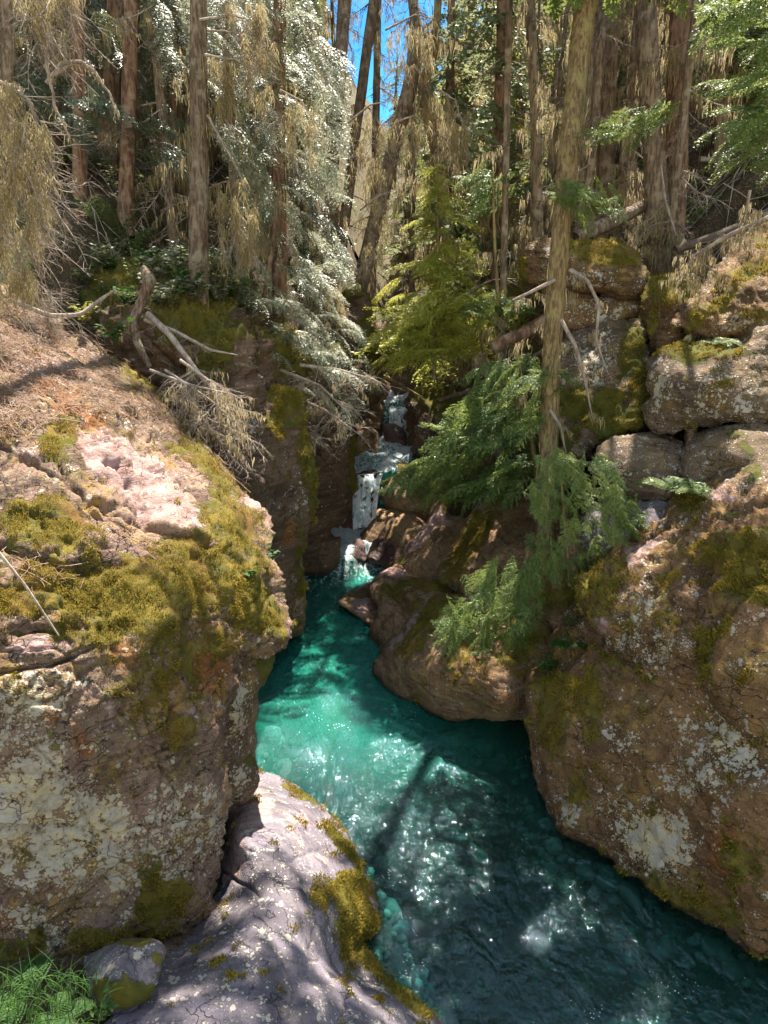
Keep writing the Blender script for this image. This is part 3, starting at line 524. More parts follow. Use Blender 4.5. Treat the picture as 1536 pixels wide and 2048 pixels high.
rock('boulder', [(1163, 1230, 7.7), (1165, 1180, 8.0), (1190, 1130, 8.3), (1230, 1085, 8.6), (1270, 1050, 8.8), (1330, 1010, 8.9), (1360, 990, 8.9), (1420, 965, 8.6), (1480, 960, 8.2), (1540, 950, 7.9), (1950, 950, 7.3), (1950, 1440, 5.5), (1560, 1440, 5.7), (1450, 1420, 6.0), (1390, 1398, 6.25), (1330, 1372, 6.5), (1270, 1335, 6.8), (1200, 1300, 7.15), (1175, 1270, 7.4)],
     [(1220, 1200, 7.4), (1300, 1100, 7.9), (1300, 1250, 6.9), (1400, 1150, 7.2), (1400, 1320, 6.3), (1500, 1200, 6.5), (1500, 1050, 7.3), (1400, 1040, 7.8)], M['rock_right'],
     'huge upper boulder with mossy sunlit left rim leaning over the crack on the right bank', R=46, T=1.6, rough=.07, strata=.05, crack=.03, sdir=(.6, -.2, .7), step=4,
     moss=[(1185, 1160, 26, 70, .9, 30), (1210, 1190, 30, 60, .7, 30), (1270, 1050, 14, 50, .8, 50), (1380, 1000, 40, 26, .8), (1480, 1110, 90, 50, .9), (1510, 1170, 60, 40, .9), (1330, 1150, 40, 24, .6), (1330, 1230, 30, 40, .5), (1420, 1300, 40, 50, .8), (1240, 1130, 14, 14, .8)],
     pale=[(1280, 1100, 70, 30, .6, -35), (1200, 1250, 30, 26, .6), (1390, 1060, 60, 24, .4), (1370, 1160, 50, 30, .4), (1400, 1230, 40, 40, .4), (1440, 990, 60, 20, .6)], lichen=[(1280, 1210, 60, 60, .3), (1310, 1300, 60, 40, .3), (1250, 1280, 60, 30, .3)], groove=[([(1340, 1140), (1300, 1180), (1290, 1240)], 8, .08), ([(1380, 1040), (1300, 1070), (1240, 1130)], 7, .06), ([(1420, 1120), (1380, 1210), (1390, 1330)], 10, .12)])
rock('boulder', [(1400, 1350, 6.1), (1430, 1280, 6.2), (1470, 1225, 6.3), (1520, 1195, 6.3), (1600, 1190, 6.2), (1950, 1200, 6.0), (1950, 1520, 5.2), (1560, 1500, 5.5), (1440, 1440, 5.9)], [(1500, 1340, 5.8)], M['rock_right'],
     'dark boulder with glowing yellow moss crest cut off by the right edge', R=40, T=1.2, rough=.04, moss=[(1450, 1250, 40, 10, 1.0, -45), (1520, 1200, 60, 10, 1.0), (1410, 1330, 20, 40, .5)], step=4)
# --- bottom foreground
rock('rock_slab', [(500, 1540, 7.2), (530, 1545, 7.2), (580, 1565, 7.1), (645, 1612, 6.8), (705, 1680, 6.4), (735, 1745, 6.0), (756, 1800, 5.6), (752, 1850, 5.3), (725, 1885, 5.2), (760, 1935, 4.95), (820, 1990, 4.7), (900, 2060, 4.4), (1000, 2200, 3.9), (150, 2200, 3.0), (220, 2040, 3.6), (290, 1930, 4.2), (360, 1850, 4.8), (430, 1780, 5.2), (440, 1680, 5.9), (450, 1600, 6.7)],
     [(480, 1680, 'z0.95'), (600, 1640, 'z0.6'), (620, 1750, 'z0.72'), (690, 1760, 'z0.45'), (500, 1850, 'z1.0'), (620, 1880, 'z0.8'), (700, 1850, 'z0.4'), (450, 1980, 'z1.1'), (650, 2000, 'z0.85'), (780, 2020, 'z0.4'), (560, 2100, 'z1.0'), (730, 1700, 'z0.05'), (745, 1880, 'z0.02')], M['rock_flat'],
     'smooth violet-grey water-worn slab in the foreground sloping into the river', R=16, B=.05, T=.8, rough=.018, strata=.0, jag=2,
     moss=[(705, 1790, 42, 60, 1.5), (712, 1850, 42, 34, 1.5), (690, 1700, 80, 16, 1.2, 52), (780, 1960, 140, 20, 1.35, 45), (600, 1590, 60, 12, .9, 30), (640, 1800, 50, 60, .65), (700, 1900, 30, 60, 1.0)],
     pale=[(500, 1620, 60, 60, .75), (460, 1700, 40, 80, .8), (600, 1640, 60, 40, .5), (640, 1720, 50, 20, .5)], rust=[(620, 1690, 60, 30, .35)], groove=[([(440, 1740), (520, 1790)], 3, .03), ([(560, 1900), (590, 1980), (580, 2040)], 4, .02), ([(700, 1930), (690, 2040)], 4, .03), ([(470, 1880), (560, 1930), (640, 1920)], 3, .02), ([(600, 1760), (640, 1840), (620, 1900)], 3, .02), ([(500, 1700), (580, 1720), (640, 1700)], 3, .02)], step=3)
rock('boulder', [(235, 1960, 4.3), (300, 1880, 4.5), (370, 1850, 4.7), (430, 1870, 4.6), (430, 1960, 4.2), (410, 2060, 3.9), (380, 2200, 3.5), (230, 2200, 3.4), (250, 2050, 3.9)], [], M['rock_dark'], 'dark mossy rock wedged in the gap behind the small purple topped stone', R=40, T=.6, rough=.06, strata=.02, lichen=[(360, 1940, 50, 40, .3)])
rock('boulder', [(168, 1940, 3.95), (180, 1905, 4.05), (230, 1885, 4.1), (290, 1875, 4.1), (318, 1890, 4.0), (315, 1950, 3.85), (290, 2000, 3.7), (240, 2030, 3.65), (190, 2010, 3.7)], [(240, 1950, 3.72)], M['rock_flat'],
     'small rounded stone with a purple band under the large left boulder', R=34, T=.5, rough=.02, moss=[(250, 1990, 90, 45, 1.0), (270, 1888, 60, 14, 1.0), (310, 1930, 18, 40, .8)], step=3, lichen=[(210, 1950, 50, 20, .3)])
rock('boulder', [(440, 1300, 6.0), (470, 1260, 6.3), (520, 1270, 6.4), (545, 1300, 6.4), (535, 1350, 6.3), (520, 1400, 6.25), (514, 1450, 6.2), (515, 1530, 6.1), (518, 1570, 6.0), (500, 1605, 5.9), (462, 1614, 5.75), (430, 1640, 5.6), (420, 1450, 5.7)], [(480, 1440, 5.75)], M['rock_grey'],
     'upright grey-white lichen covered rib split off the right end of the large left boulder', R=26, T=.5, rough=.03, strata=.02, lichen=[(480, 1420, 24, 70, .4), (480, 1560, 30, 30, .3)], moss=[(530, 1340, 16, 60, .9), (500, 1520, 22, 12, .7)], step=3)
rock('boulder', [(-420, 570, 8.3), (-20, 575, 8.6), (60, 610, 8.8), (120, 650, 8.9), (180, 690, 9.0), (240, 725, 9.0), (300, 775, 8.9), (340, 830, 8.7), (400, 885, 8.5), (440, 925, 8.3), (490, 980, 8.0), (530, 1030, 7.7), (553, 1058, 7.45), (545, 1090, 7.1), (535, 1110, 7.0), (560, 1140, 6.9), (572, 1190, 6.75), (575, 1260, 6.5), (560, 1300, 6.3), (520, 1320, 6.1), (480, 1330, 5.85), (462, 1420, 5.6), (455, 1520, 5.45), (455, 1620, 5.35), (446, 1700, 5.2), (437, 1780, 5.0), (432, 1830, 4.85), (390, 1862, 4.7), (340, 1872, 4.55), (300, 1868, 4.5), (200, 1890, 4.3), (160, 1915, 4.2), (100, 1945, 4.05), (0, 1935, 4.0), (-420, 1930, 3.9)],
     [(430, 1450, 5.15), (420, 1600, 4.95), (230, 1320, 4.75), (230, 1600, 4.5), (40, 1380, 4.35), (0, 1650, 4.15), (450, 1230, 5.9), (480, 1150, 6.3), (260, 1190, 5.25), (0, 1220, 4.7), (350, 1080, 6.0), (140, 1020, 5.7), (440, 1040, 6.7), (0, 950, 5.9), (60, 800, 7.0), (250, 800, 7.8), (200, 900, 6.7), (400, 960, 7.3), (120, 1250, 4.75), (330, 1240, 5.1), (400, 1780, 4.75), (200, 1780, 4.4), (-100, 1300, 4.2), (-100, 900, 6.0)], M['rock_left'],
     'enormous left foreground boulder, pink sunlit slab on top and mossy lichened face below', R=30, T=1.0, rough=.05, crack=.028, strata=.05, sdir=(.45, -.75, .5), step=4,
     moss=[(270, 750, 80, 20, 1.0, 42), (420, 930, 100, 30, .9, 52), (460, 1050, 80, 45, 1.0, 50), (120, 880, 40, 50, .8, 20), (80, 1050, 110, 60, .9, 10), (200, 1180, 200, 70, 1.1), (400, 1150, 130, 80, 1.1), (250, 1240, 220, 60, .7), (420, 1280, 60, 60, .6), (500, 1210, 60, 60, 1.1), (60, 1200, 120, 40, .95), (330, 1340, 110, 100, .6), (340, 1450, 60, 60, .55), (330, 1800, 75, 40, .8, -30), (300, 1740, 30, 40, .5), (260, 1870, 160, 24, .8), (30, 1900, 120, 40, .6), (200, 1560, 30, 40, .3), (545, 1240, 30, 50, .8), (350, 900, 40, 16, .6, 40)],
     rust=[(110, 780, 60, 30, .9, 10), (160, 830, 80, 24, .8, 20), (420, 1330, 50, 90, .8), (250, 1310, 50, 60, .7), (160, 1480, 24, 70, .7, -20), (100, 1420, 30, 40, .8), (110, 1760, 60, 60, .5), (0, 1850, 60, 60, .6), (300, 1130, 90, 30, .5), (370, 920, 30, 20, .6)],
     pale=[(250, 930, 160, 60, .8, 30), (330, 1010, 130, 50, .75, 30), (150, 680, 240, 50, .4, 35), (400, 860, 160, 16, .8, 48), (490, 1000, 60, 20, .9, 48), (60, 900, 80, 30, .4), (100, 1280, 100, 22, .9, -8), (80, 750, 120, 60, .5), (230, 1430, 40, 50, .5), (370, 1420, 20, 22, .6), (80, 1500, 40, 40, .4)],
     lichen=[(200, 1640, 80, 60, .65), (60, 1600, 100, 130, .6), (140, 1700, 180, 80, .5), (300, 1700, 120, 80, .35), (380, 1650, 90, 70, .4), (60, 1400, 90, 60, .5), (310, 1280, 90, 40, .3), (250, 1760, 80, 60, .4), (60, 1850, 90, 60, .3)],
     groove=[([(150, 900), (230, 930), (330, 940), (400, 990)], 4, .07), ([(240, 880), (290, 960), (280, 1030)], 4, .06), ([(180, 1000), (260, 1010), (340, 1080)], 4, .07), ([(330, 900), (350, 960), (420, 1010), (440, 1070)], 4, .07), ([(120, 930), (180, 1010), (260, 1070)], 5, .08), ([(100, 720), (220, 800), (330, 880)], 4, .03), ([(60, 1480), (140, 1560), (200, 1700)], 3, .03), ([(280, 1400), (330, 1550), (300, 1700)], 3, .03), ([(0, 880), (120, 960), (260, 1040), (420, 1090)], 7, .10), ([(190, 900), (260, 960), (300, 1040)], 5, .07), ([(300, 900), (380, 960), (430, 1050)], 5, .06), ([(0, 1090), (120, 1140), (250, 1130)], 9, .10), ([(0, 1345), (100, 1330), (200, 1290)], 5, .06), ([(200, 1305), (200, 1250), (40, 1260)], 5, .05), ([(90, 1560), (220, 1530), (400, 1500)], 6, .04), ([(150, 980), (200, 1050)], 4, .05)])

# ================================================================== vegetation library
RNG = np.random.RandomState(11)
def rot_basis(d, up, roll=0.0):
    """columns: x along d, z close to up"""
    d = d / np.linalg.norm(d, axis=-1, keepdims=True)
    y = np.cross(up, d); y /= np.maximum(np.linalg.norm(y, axis=-1, keepdims=True), 1e-9); z = np.cross(d, y)
    if np.any(roll):
        c, s_ = np.cos(roll)[..., None], np.sin(roll)[..., None]; y, z = y * c + z * s_, z * c - y * s_
    return np.stack([d, y, z], -1)
class Acc:
    """collects vertices and faces (quads) plus one float attribute"""
    def __init__(s): s.V = []; s.F = []; s.A = []; s.n = 0
    def add(s, V, F, a=0.0):
        if len(V) == 0: return
        s.V.append(V); s.F.append(F + s.n); s.n += len(V); s.A.append(np.broadcast_to(np.asarray(a, float), (len(V),)) if np.ndim(a) < 2 else a.ravel())
    def inst(s, tmpl, pos, B, scale, var=0.3):
        V, F = tmpl; k = len(pos)
        W_ = np.einsum('kij,nj->kni', B, V) * np.asarray(scale, float).reshape(k, 1, -1 if np.ndim(scale) > 1 else 1) + pos[:, None, :]
        FF = (F[None] + (np.arange(k) * len(V))[:, None, None]).reshape(-1, F.shape[1])
        s.add(W_.reshape(-1, 3), FF, np.repeat(RNG.uniform(-var, var, k), len(V)))
    def build(s, name, mat, parent=None, origin=None, smooth=False):
        if not s.V: return None
        V = np.concatenate(s.V); F = [f for f in s.F]; k = {}
        for f in F: k.setdefault(f.shape[1], []).append(f)
        return nmesh(name, V, [np.concatenate(x) for x in k.values()], mat, parent, origin, smooth, {'var': np.concatenate(s.A)})
def leaves(base, d, up, ln, wd, fold=0.0):
    """rhombic leaves: base (n,3), direction d, face normal up"""
    d = d / np.linalg.norm(d, axis=1, keepdims=True); sd_ = np.cross(up, d); sd_ /= np.maximum(np.linalg.norm(sd_, axis=1, keepdims=True), 1e-9)
    ln = np.broadcast_to(ln, len(base))[:, None]; wd = np.broadcast_to(wd, len(base))[:, None]
    a = base; b = base + d * ln * .45 + sd_ * wd * .5; c = base + d * ln; e = base + d * ln * .45 - sd_ * wd * .5
    V = np.stack([a, b, c, e], 1).reshape(-1, 3); return V, np.arange(len(V)).reshape(-1, 4)
def tube(path, rad, k=5):
    path = np.asarray(path, float); n = len(path); rad = np.broadcast_to(rad, n)
    t = np.gradient(path, axis=0); t /= np.maximum(np.linalg.norm(t, axis=1, keepdims=True), 1e-9)
    ref = np.array([0.31, 0.17, 0.93]) if abs(t[:, 2]).mean() < .8 else np.array([1., .1, 0])
    u = np.cross(t, ref); u /= np.linalg.norm(u, axis=1, keepdims=True); w = np.cross(t, u)
    a = np.arange(k) * 2 * math.pi / k
    V = (path[:, None] + rad[:, None, None] * (u[:, None] * np.cos(a)[None, :, None] + w[:, None] * np.sin(a)[None, :, None])).reshape(-1, 3)
    i = np.arange(n * k).reshape(n, k); j = np.roll(i, -1, 1)
    return V, np.stack([i[:-1].ravel(), j[:-1].ravel(), j[1:].ravel(), i[1:].ravel()], -1)
def cat(parts):
    V, F, n = [], [], 0
    for v, f in parts: V.append(v); F.append(f + n); n += len(v)
    return np.concatenate(V), np.concatenate(F)

def make_spray(rng, twigs=18, per=15, leaf=.068, wid=.020, half=.33, droop=.18, ang=58, hang=.06, curl=0.1, nj=.5):
    """one conifer bough, 1 unit long along +x, flat fan of side twigs"""
    B, D, U, L = [], [], [], []
    for i in range(twigs):
        t = (i + .5) / twigs * .97 + .03
        for sgn in (-1, 1):
            ln = half * (math.sin(math.pi * min(1, .12 + t * .95)) ** .7) * rng.uniform(.7, 1.15) * (1 - .45 * t) + .03
            a = math.radians(ang * (1 - .35 * t) + rng.uniform(-9, 9)); dr = np.array([math.cos(a), sgn * math.sin(a), 0])
            if rng.rand() < .10: continue
            k = max(3, int(per * ln / half)); s_ = np.linspace(.02, 1, k)
            p = np.array([t, 0, 0]) + np.outer(s_ * ln, dr); p[:, 0] += curl * (s_ * ln) ** 2 * 3; p[:, 2] = rng.uniform(-.02, .02) - hang * s_ ** 2
            for sg2 in (-1, 1):
                b = math.radians(40); c_, s2 = math.cos(b * sg2), math.sin(b * sg2)
                d2 = np.array([dr[0] * c_ - dr[1] * s2, dr[0] * s2 + dr[1] * c_, 0])
                B.append(p); dd = np.tile(d2, (k, 1)) + rng.normal(0, .22, (k, 3)); dd[:, 2] -= .15 + .2 * s_; D.append(dd)
                U.append(np.tile([0, 0, 1.], (k, 1)) + rng.normal(0, nj, (k, 3))); L.append(leaf * (1.05 - .55 * s_) * rng.uniform(.6, 1.15, k))
    B = np.concatenate(B); D = np.concatenate(D); U = np.concatenate(U); L = np.concatenate(L)
    B[:, 2] -= droop * B[:, 0] ** 2
    V, F = leaves(B, D, U, L, wid * (.6 + .8 * L / leaf))
    x = np.linspace(0, 1, 5); tv = tube(np.c_[x, 0 * x, -droop * x ** 2], .007 * (1.1 - x), 3)
    return cat([(V, F), tv])
_r = np.random.RandomState(3)
SPRAY = [make_spray(_r, droop=d) for d in (.1, .22, .32)]                       # hemlock
CEDAR = [make_spray(_r, twigs=15, per=17, leaf=.075, wid=.015, half=.36, droop=d, ang=50, hang=.12, nj=.25) for d in (.25, .4, .5)]
LOWS = [make_spray(_r, twigs=9, per=6, leaf=.15, wid=.045, half=.32, droop=d) for d in (.15, .3)]       # far away boughs
def make_dead(rng, subs=9, r=.011, droop=.25):
    x = np.linspace(0, 1, 8); ph = rng.uniform(0, 6, 2)
    ax = np.c_[x, .05 * np.sin(x * 5 + ph[0]), -droop * x ** 1.7 + .03 * np.sin(x * 7 + ph[1])]
    parts = [tube(ax, r * (1.15 - x), 4)]; ends = []
    for i in range(subs):
        t = rng.uniform(.12, .97); o = np.array([np.interp(t, x, ax[:, q]) for q in range(3)]); a = rng.choice([-1, 1]) * rng.uniform(.5, 1.25); ln = rng.uniform(.15, .42) * (1.1 - t * .6)
        y = np.linspace(0, 1, 5); d = np.array([math.cos(a), math.sin(a), rng.uniform(-.5, .25)])
        q = o + np.outer(y, d) * ln; q[:, 2] -= .35 * ln * y ** 2; q += rng.normal(0, .008, q.shape) * y[:, None]
        parts.append(tube(q, r * .45 * (1.15 - y), 3)); ends.append(q)
        for j in range(rng.randint(2, 5)):
            t2 = rng.uniform(.25, .95); o2 = np.array([np.interp(t2, y, q[:, w]) for w in range(3)]); d2 = d + rng.normal(0, .65, 3); l2 = ln * rng.uniform(.25, .5)
            y2 = np.linspace(0, 1, 4); q2 = o2 + np.outer(y2, d2) * l2; q2[:, 2] -= .3 * l2 * y2 ** 2; parts.append(tube(q2, r * .25 * (1.2 - y2), 3))
    ends.append(ax); return cat(parts), np.concatenate(ends)
DEAD = [make_dead(_r, 9 + k, droop=.1 + .1 * k) for k in range(5)]
def strands(acc, pts, lmin, lmax, w=.006, per=1, wav=.10, rng=RNG, seg=5, out=.02):
    """hanging beard lichen: thin wavering ribbons falling from the given points"""
    b = np.repeat(np.asarray(pts), per, 0); n = len(b)
    if n == 0: return
    L = rng.uniform(lmin, lmax, n) * rng.uniform(.5, 1, n); s_ = np.linspace(0, 1, seg)
    ph = rng.uniform(0, 6.28, (n, 2)); am = rng.uniform(.2, 1, n) * wav * L
    c = np.zeros((n, seg, 3)); c[:] = b[:, None]
    c[..., 2] -= L[:, None] * s_; c[..., 0] += am[:, None] * (np.sin(s_ * 4 + ph[:, :1]) - np.sin(ph[:, :1])); c[..., 1] += am[:, None] * (np.sin(s_ * 3.4 + ph[:, 1:]) - np.sin(ph[:, 1:]))
    c[..., :2] += (rng.normal(0, out, (n, 1, 2)))
    a = rng.uniform(0, math.pi, n); sd_ = np.stack([np.cos(a), np.sin(a), 0 * a], -1)[:, None]; ww = (w * rng.uniform(.5, 1.5, n))[:, None, None] * (np.array([.7, 1, .9, .6, .1]) if seg == 5 else np.linspace(1, .1, seg))[None, :, None]
    V = np.stack([c - sd_ * ww, c + sd_ * ww], 2).reshape(-1, 3); i = (np.arange(n) * seg * 2)[:, None] + np.arange(seg - 1)[None] * 2
    F = np.stack([i, i + 1, i + 3, i + 2], -1).reshape(-1, 4); acc.add(V, F, np.repeat(rng.uniform(-.5, .5, n), seg * 2))

def leaf_mat(name, c1, c2, c3, trans=.35, rough=.45, spec=.5, tcol=None):
    s = NT(name); v = s.attr('var'); p = s.pos(); a = s.noise(p, 1.7, 3); b = s.noise(p, 24, 2)
    c = s.mix(s.ramp(s.math('ADD', a, s.math('MULTIPLY', v, .4)), .35, .65), c1, c2); c = s.mix(s.ramp(b, .55, .75), c, c3)
    sh = s.bsdf(c, rough, spec); t = s.n('BsdfTranslucent'); s.l(s.mix(.55, c, tcol or c3), t.inputs[0])
    m = s.n('MixShader'); m.inputs[0].default_value = trans; s.l(sh, m.inputs[1]); s.l(t.outputs[0], m.inputs[2]); return s.done(m.outputs[0])
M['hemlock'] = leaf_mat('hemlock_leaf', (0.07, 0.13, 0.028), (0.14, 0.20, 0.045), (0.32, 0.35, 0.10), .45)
M['hemlock_yellow'] = leaf_mat('hemlock_leaf_sun_tone', (0.23, 0.26, 0.035), (0.38, 0.37, 0.06), (0.52, 0.49, 0.12), .55)  # young yellow-green growth, its colour brightened so it seems to glow sunlit
M['cedar'] = leaf_mat('cedar_leaf_glare_tone', (0.13, 0.155, 0.065), (0.27, 0.28, 0.16), (0.55, 0.54, 0.42), .45, .45, 1.0)  # pale tones put the sun's glare on the fronds into the leaf colour
M['cedar_far'] = leaf_mat('far_cedar_leaf', (0.09, 0.13, 0.04), (0.16, 0.19, 0.07), (0.30, 0.30, 0.17), .45, .5, .5)
M['cedar_dark'] = leaf_mat('cedar_leaf_shade_tone', (0.06, 0.085, 0.04), (0.09, 0.11, 0.05), (0.18, 0.19, 0.10), .35, .35, .7)  # darker copy of the cedar leaf with shade painted into its green
M['olive'] = leaf_mat('olive_needles', (0.17, 0.17, 0.045), (0.29, 0.25, 0.08), (0.42, 0.34, 0.16), .5)
M['leafy'] = leaf_mat('broad_leaf', (0.02, 0.06, 0.008), (0.04, 0.10, 0.014), (0.09, 0.16, 0.03), .35, .6, .25)
M['hemlock_light'] = leaf_mat('light_hemlock_leaf', (0.11, 0.17, 0.04), (0.21, 0.27, 0.07), (0.38, 0.42, 0.16), .45)
M['lichen'] = leaf_mat('beard_lichen', (0.36, 0.29, 0.15), (0.27, 0.20, 0.09), (0.48, 0.41, 0.25), .45, .9, .1)
M['moss'] = leaf_mat('moss_tuft', (0.30, 0.215, 0.03), (0.14, 0.13, 0.02), (0.38, 0.27, 0.07), .3, .9, .1)
def wood_mat(name, c1, c2, c3, scale=1.0, bd=.02):
    s = NT(name); p = s.pos(); st = s.noise(s.mapping(p, (0, 0, 0), (9 * scale, 9 * scale, 1.6 * scale)), 2.2, 6, .65, .4); b = s.noise(p, 6, 4); v = s.vor(s.mapping(p, (0, 0, 0), (1, 1, .35)), 26 * scale)
    c = s.mix(s.ramp(st, .38, .62), c1, c2); c = s.mix(s.math('MULTIPLY', s.ramp(b, .5, .65), .6), c, c3)
    return s.done(s.bsdf(c, .9, .15, s.bump(s.math('ADD', st, s.math('MULTIPLY', v, .6)), 1.0, bd)))
M['bark'] = wood_mat('conifer_bark', (0.26, 0.18, 0.12), (0.10, 0.07, 0.045), (0.36, 0.29, 0.20), 1, .03)
M['bark_red'] = wood_mat('cedar_bark', (0.25, 0.145, 0.09), (0.09, 0.05, 0.032), (0.32, 0.23, 0.15), .7, .03)
M['bark_pale'] = wood_mat('flaky_bark', (0.25, 0.18, 0.12), (0.10, 0.065, 0.045), (0.33, 0.29, 0.20), 1.3, .03)
M['bark_moss'] = wood_mat('mossy_bark', (0.34, 0.24, 0.12), (0.14, 0.09, 0.045), (0.32, 0.28, 0.10), 1.6, .03)
M['twig'] = wood_mat('grey_twig', (0.34, 0.27, 0.22), (0.20, 0.15, 0.115), (0.42, 0.37, 0.31), 2, .005)
M['twig_dark'] = wood_mat('brown_twig', (0.15, 0.11, 0.075), (0.08, 0.055, 0.04), (0.26, 0.21, 0.13), 2, .005)

def px_dir(px0, py0, Y0, px1, py1, Y1):
    a = P(px0, py0, Y0); b = P(px1, py1, Y1); return a, b - a
def trunk_mesh(path, rad, k=12, seed=0, flare=.5, lump=.12):
    path = np.asarray(path, float); n = 60; t = np.linspace(0, 1, n); tt = np.linspace(0, 1, len(path))
    pp = np.stack([np.interp(t, tt, path[:, q]) for q in range(3)], -1)
    for _ in range(6): pp[1:-1] = (pp[:-2] + 2 * pp[1:-1] + pp[2:]) / 4
    rr = np.interp(t, tt, rad)
    hgt = pp[:, 2] - pp[0, 2]; rr = rr * (1 + flare * np.exp(-hgt / .28))
    V, F = tube(pp, rr, k); c = np.repeat(pp, k, 0); d = V - c; r_ = np.linalg.norm(d, axis=1, keepdims=True)
    nz = fbm(np.c_[d / np.maximum(r_, 1e-6) * 2.2, ] * 1.0 + np.c_[0 * V[:, :2], V[:, 2] * 1.1] + seed, 4, .6)
    return c + d * (1 + lump * nz[:, None]), F
def tree_things(base, label, cat='tree', name='conifer_tree', group=None):
    return empty(name, base, label, cat, group)
def boughs(acc, tmpls, pos, d, size, rng=RNG, up=None, var=.35, upj=.35):
    k = len(pos); up = np.tile([0, 0, 1.], (k, 1)) if up is None else up
    up = up + rng.normal(0, upj, (k, 3)); B = rot_basis(d, up)
    w = rng.randint(0, len(tmpls), k)
    for j in range(len(tmpls)):
        m = w == j
        if m.any(): acc.inst(tmpls[j], pos[m], B[m], np.asarray(size)[m], var)
def trunk_at(path, t):
    path = np.asarray(path, float); tt = np.linspace(0, 1, len(path)); return np.stack([np.interp(t, tt, path[:, q]) for q in range(3)], -1)
def dead_on(acc, lich, path, t0, t1, n, lmin, lmax, rng=RNG, lich_per=.5, ll=(.08, .3), side=None, down=.25, w=.006):
    t = rng.uniform(t0, t1, n); o = trunk_at(path, t); a = rng.uniform(0, 6.283, n) if side is None else rng.normal(side, .6, n)
    d = np.stack([np.cos(a), np.sin(a), rng.uniform(-down - .3, .25 - down, n)], -1); L = rng.uniform(lmin, lmax, n)
    B = rot_basis(d, np.tile([0, 0, 1.], (n, 1)) + rng.normal(0, .3, (n, 3)))
    for q in range(n):
        tm, en = DEAD[rng.randint(len(DEAD))]; acc.inst(tm, o[q:q + 1], B[q:q + 1], [L[q]])
        if lich is not None and rng.rand() < lich_per:
            k = rng.choice(len(en), min(len(en), int(26 * L[q] / .6) + 6)); pts = (B[q] @ en[k].T).T * L[q] + o[q]; strands(lich, pts, *ll, w=w, per=2, rng=rng)
def px_path(pts): return np.array([P(x, y, Y) for x, y, Y in pts])
def extend_up(path, h):
    d = path[-1] - path[-2]; d = d / np.linalg.norm(d); return np.concatenate([path, [path[-1] + d * h]])
def px_boughs(acc, tmpls, poly, Yr, n, ang, angj, L, dy=-.1, upj=.4, rng=RNG, var=.35, depth_dir=.4):
    """boughs whose middles fill a region; ang: direction on the picture (degrees, 0 right, 90 down)"""
    poly = np.array(poly, float); lo, hi = poly.min(0), poly.max(0); q = np.zeros((0, 2))
    while len(q) < n:
        c = rng.uniform(lo, hi, (n * 3, 2)); q = np.concatenate([q, c[inside(c[:, 0], c[:, 1], poly)]])
    q = q[:n]; Y = rng.uniform(Yr[0], Yr[1], n); o = P(q[:, 0], q[:, 1], Y)
    an = np.radians(ang(q) if callable(ang) else np.full(n, float(ang))) + rng.normal(0, math.radians(angj), n)
    d = np.stack([np.cos(an), rng.normal(dy, depth_dir, n), -np.sin(an)], -1); d /= np.linalg.norm(d, axis=1, keepdims=True)
    s_ = rng.uniform(L[0], L[1], n); boughs(acc, tmpls, o - d * s_[:, None] * .45, d, s_, rng, var=var, upj=upj)
    return o

# ================================================================== the trees one can tell apart
UPV = np.array([0, 0, 1.])
def big_tree(label, path_px, width_px, mat, extra=5.0, dead=(14, .5, 1.1), lich=.6, group=None, name='conifer_tree', crown=None, trunk_lich=0, seed=1, ll=(.08, .35), w=.006, flare=.5, side=None, lump=.12):
    rng = np.random.RandomState(seed); path = px_path(path_px)
    Ym = [p_[2] for p_ in path_px]; rad = [wp / FPX * np.linalg.norm(path[i] - [0, 0, CAM_H]) / 2 for i, wp in enumerate(width_px)]
    zg = float(zground(path[:1, 0], path[:1, 1])[0])
    if path[0, 2] > zg:
        d0 = path[0] - path[1]; d0 /= np.linalg.norm(d0); path = np.concatenate([[path[0] + d0 * (path[0, 2] - zg + .3)], path]); rad = [rad[0] * 1.08] + rad
    path = extend_up(path, extra); rad = rad + [rad[-1] * .75]; b = path[0].copy()
    e = tree_things(b, label, group=group, name=name)
    V, F = trunk_mesh(path, rad, 12, seed, flare, lump); nmesh('trunk', V, F, mat, e, b)
    da, la = Acc(), Acc()
    if dead: dead_on(da, la if lich else None, path, .12, .98, dead[0], dead[1], dead[2], rng, lich, ll, side, w=w)
    if trunk_lich:
        t = rng.uniform(.15, 1, trunk_lich); k = rng.uniform(0, 6.28, trunk_lich); r = np.interp(t, np.linspace(0, 1, len(rad)), rad)
        strands(la, trunk_at(path, t) + np.stack([np.cos(k) * r * 1.02, np.sin(k) * r * 1.02, 0 * k], -1), ll[0], ll[1] * 1.6, w=w, per=1, wav=.05, rng=rng, out=.006)
    da.build('dead_branch', M['twig_dark'], e, b); la.build('hanging_lichen', M['lichen'], e, b)
    if crown:
        ca = Acc(); crown(ca, rng); ca.build('crown', crown.mat, e, b)
    return e
def crown_fn(mat, *calls):
    def f(acc, rng):
        for c in calls: px_boughs(acc, *c, rng=rng)
    f.mat = mat; return f
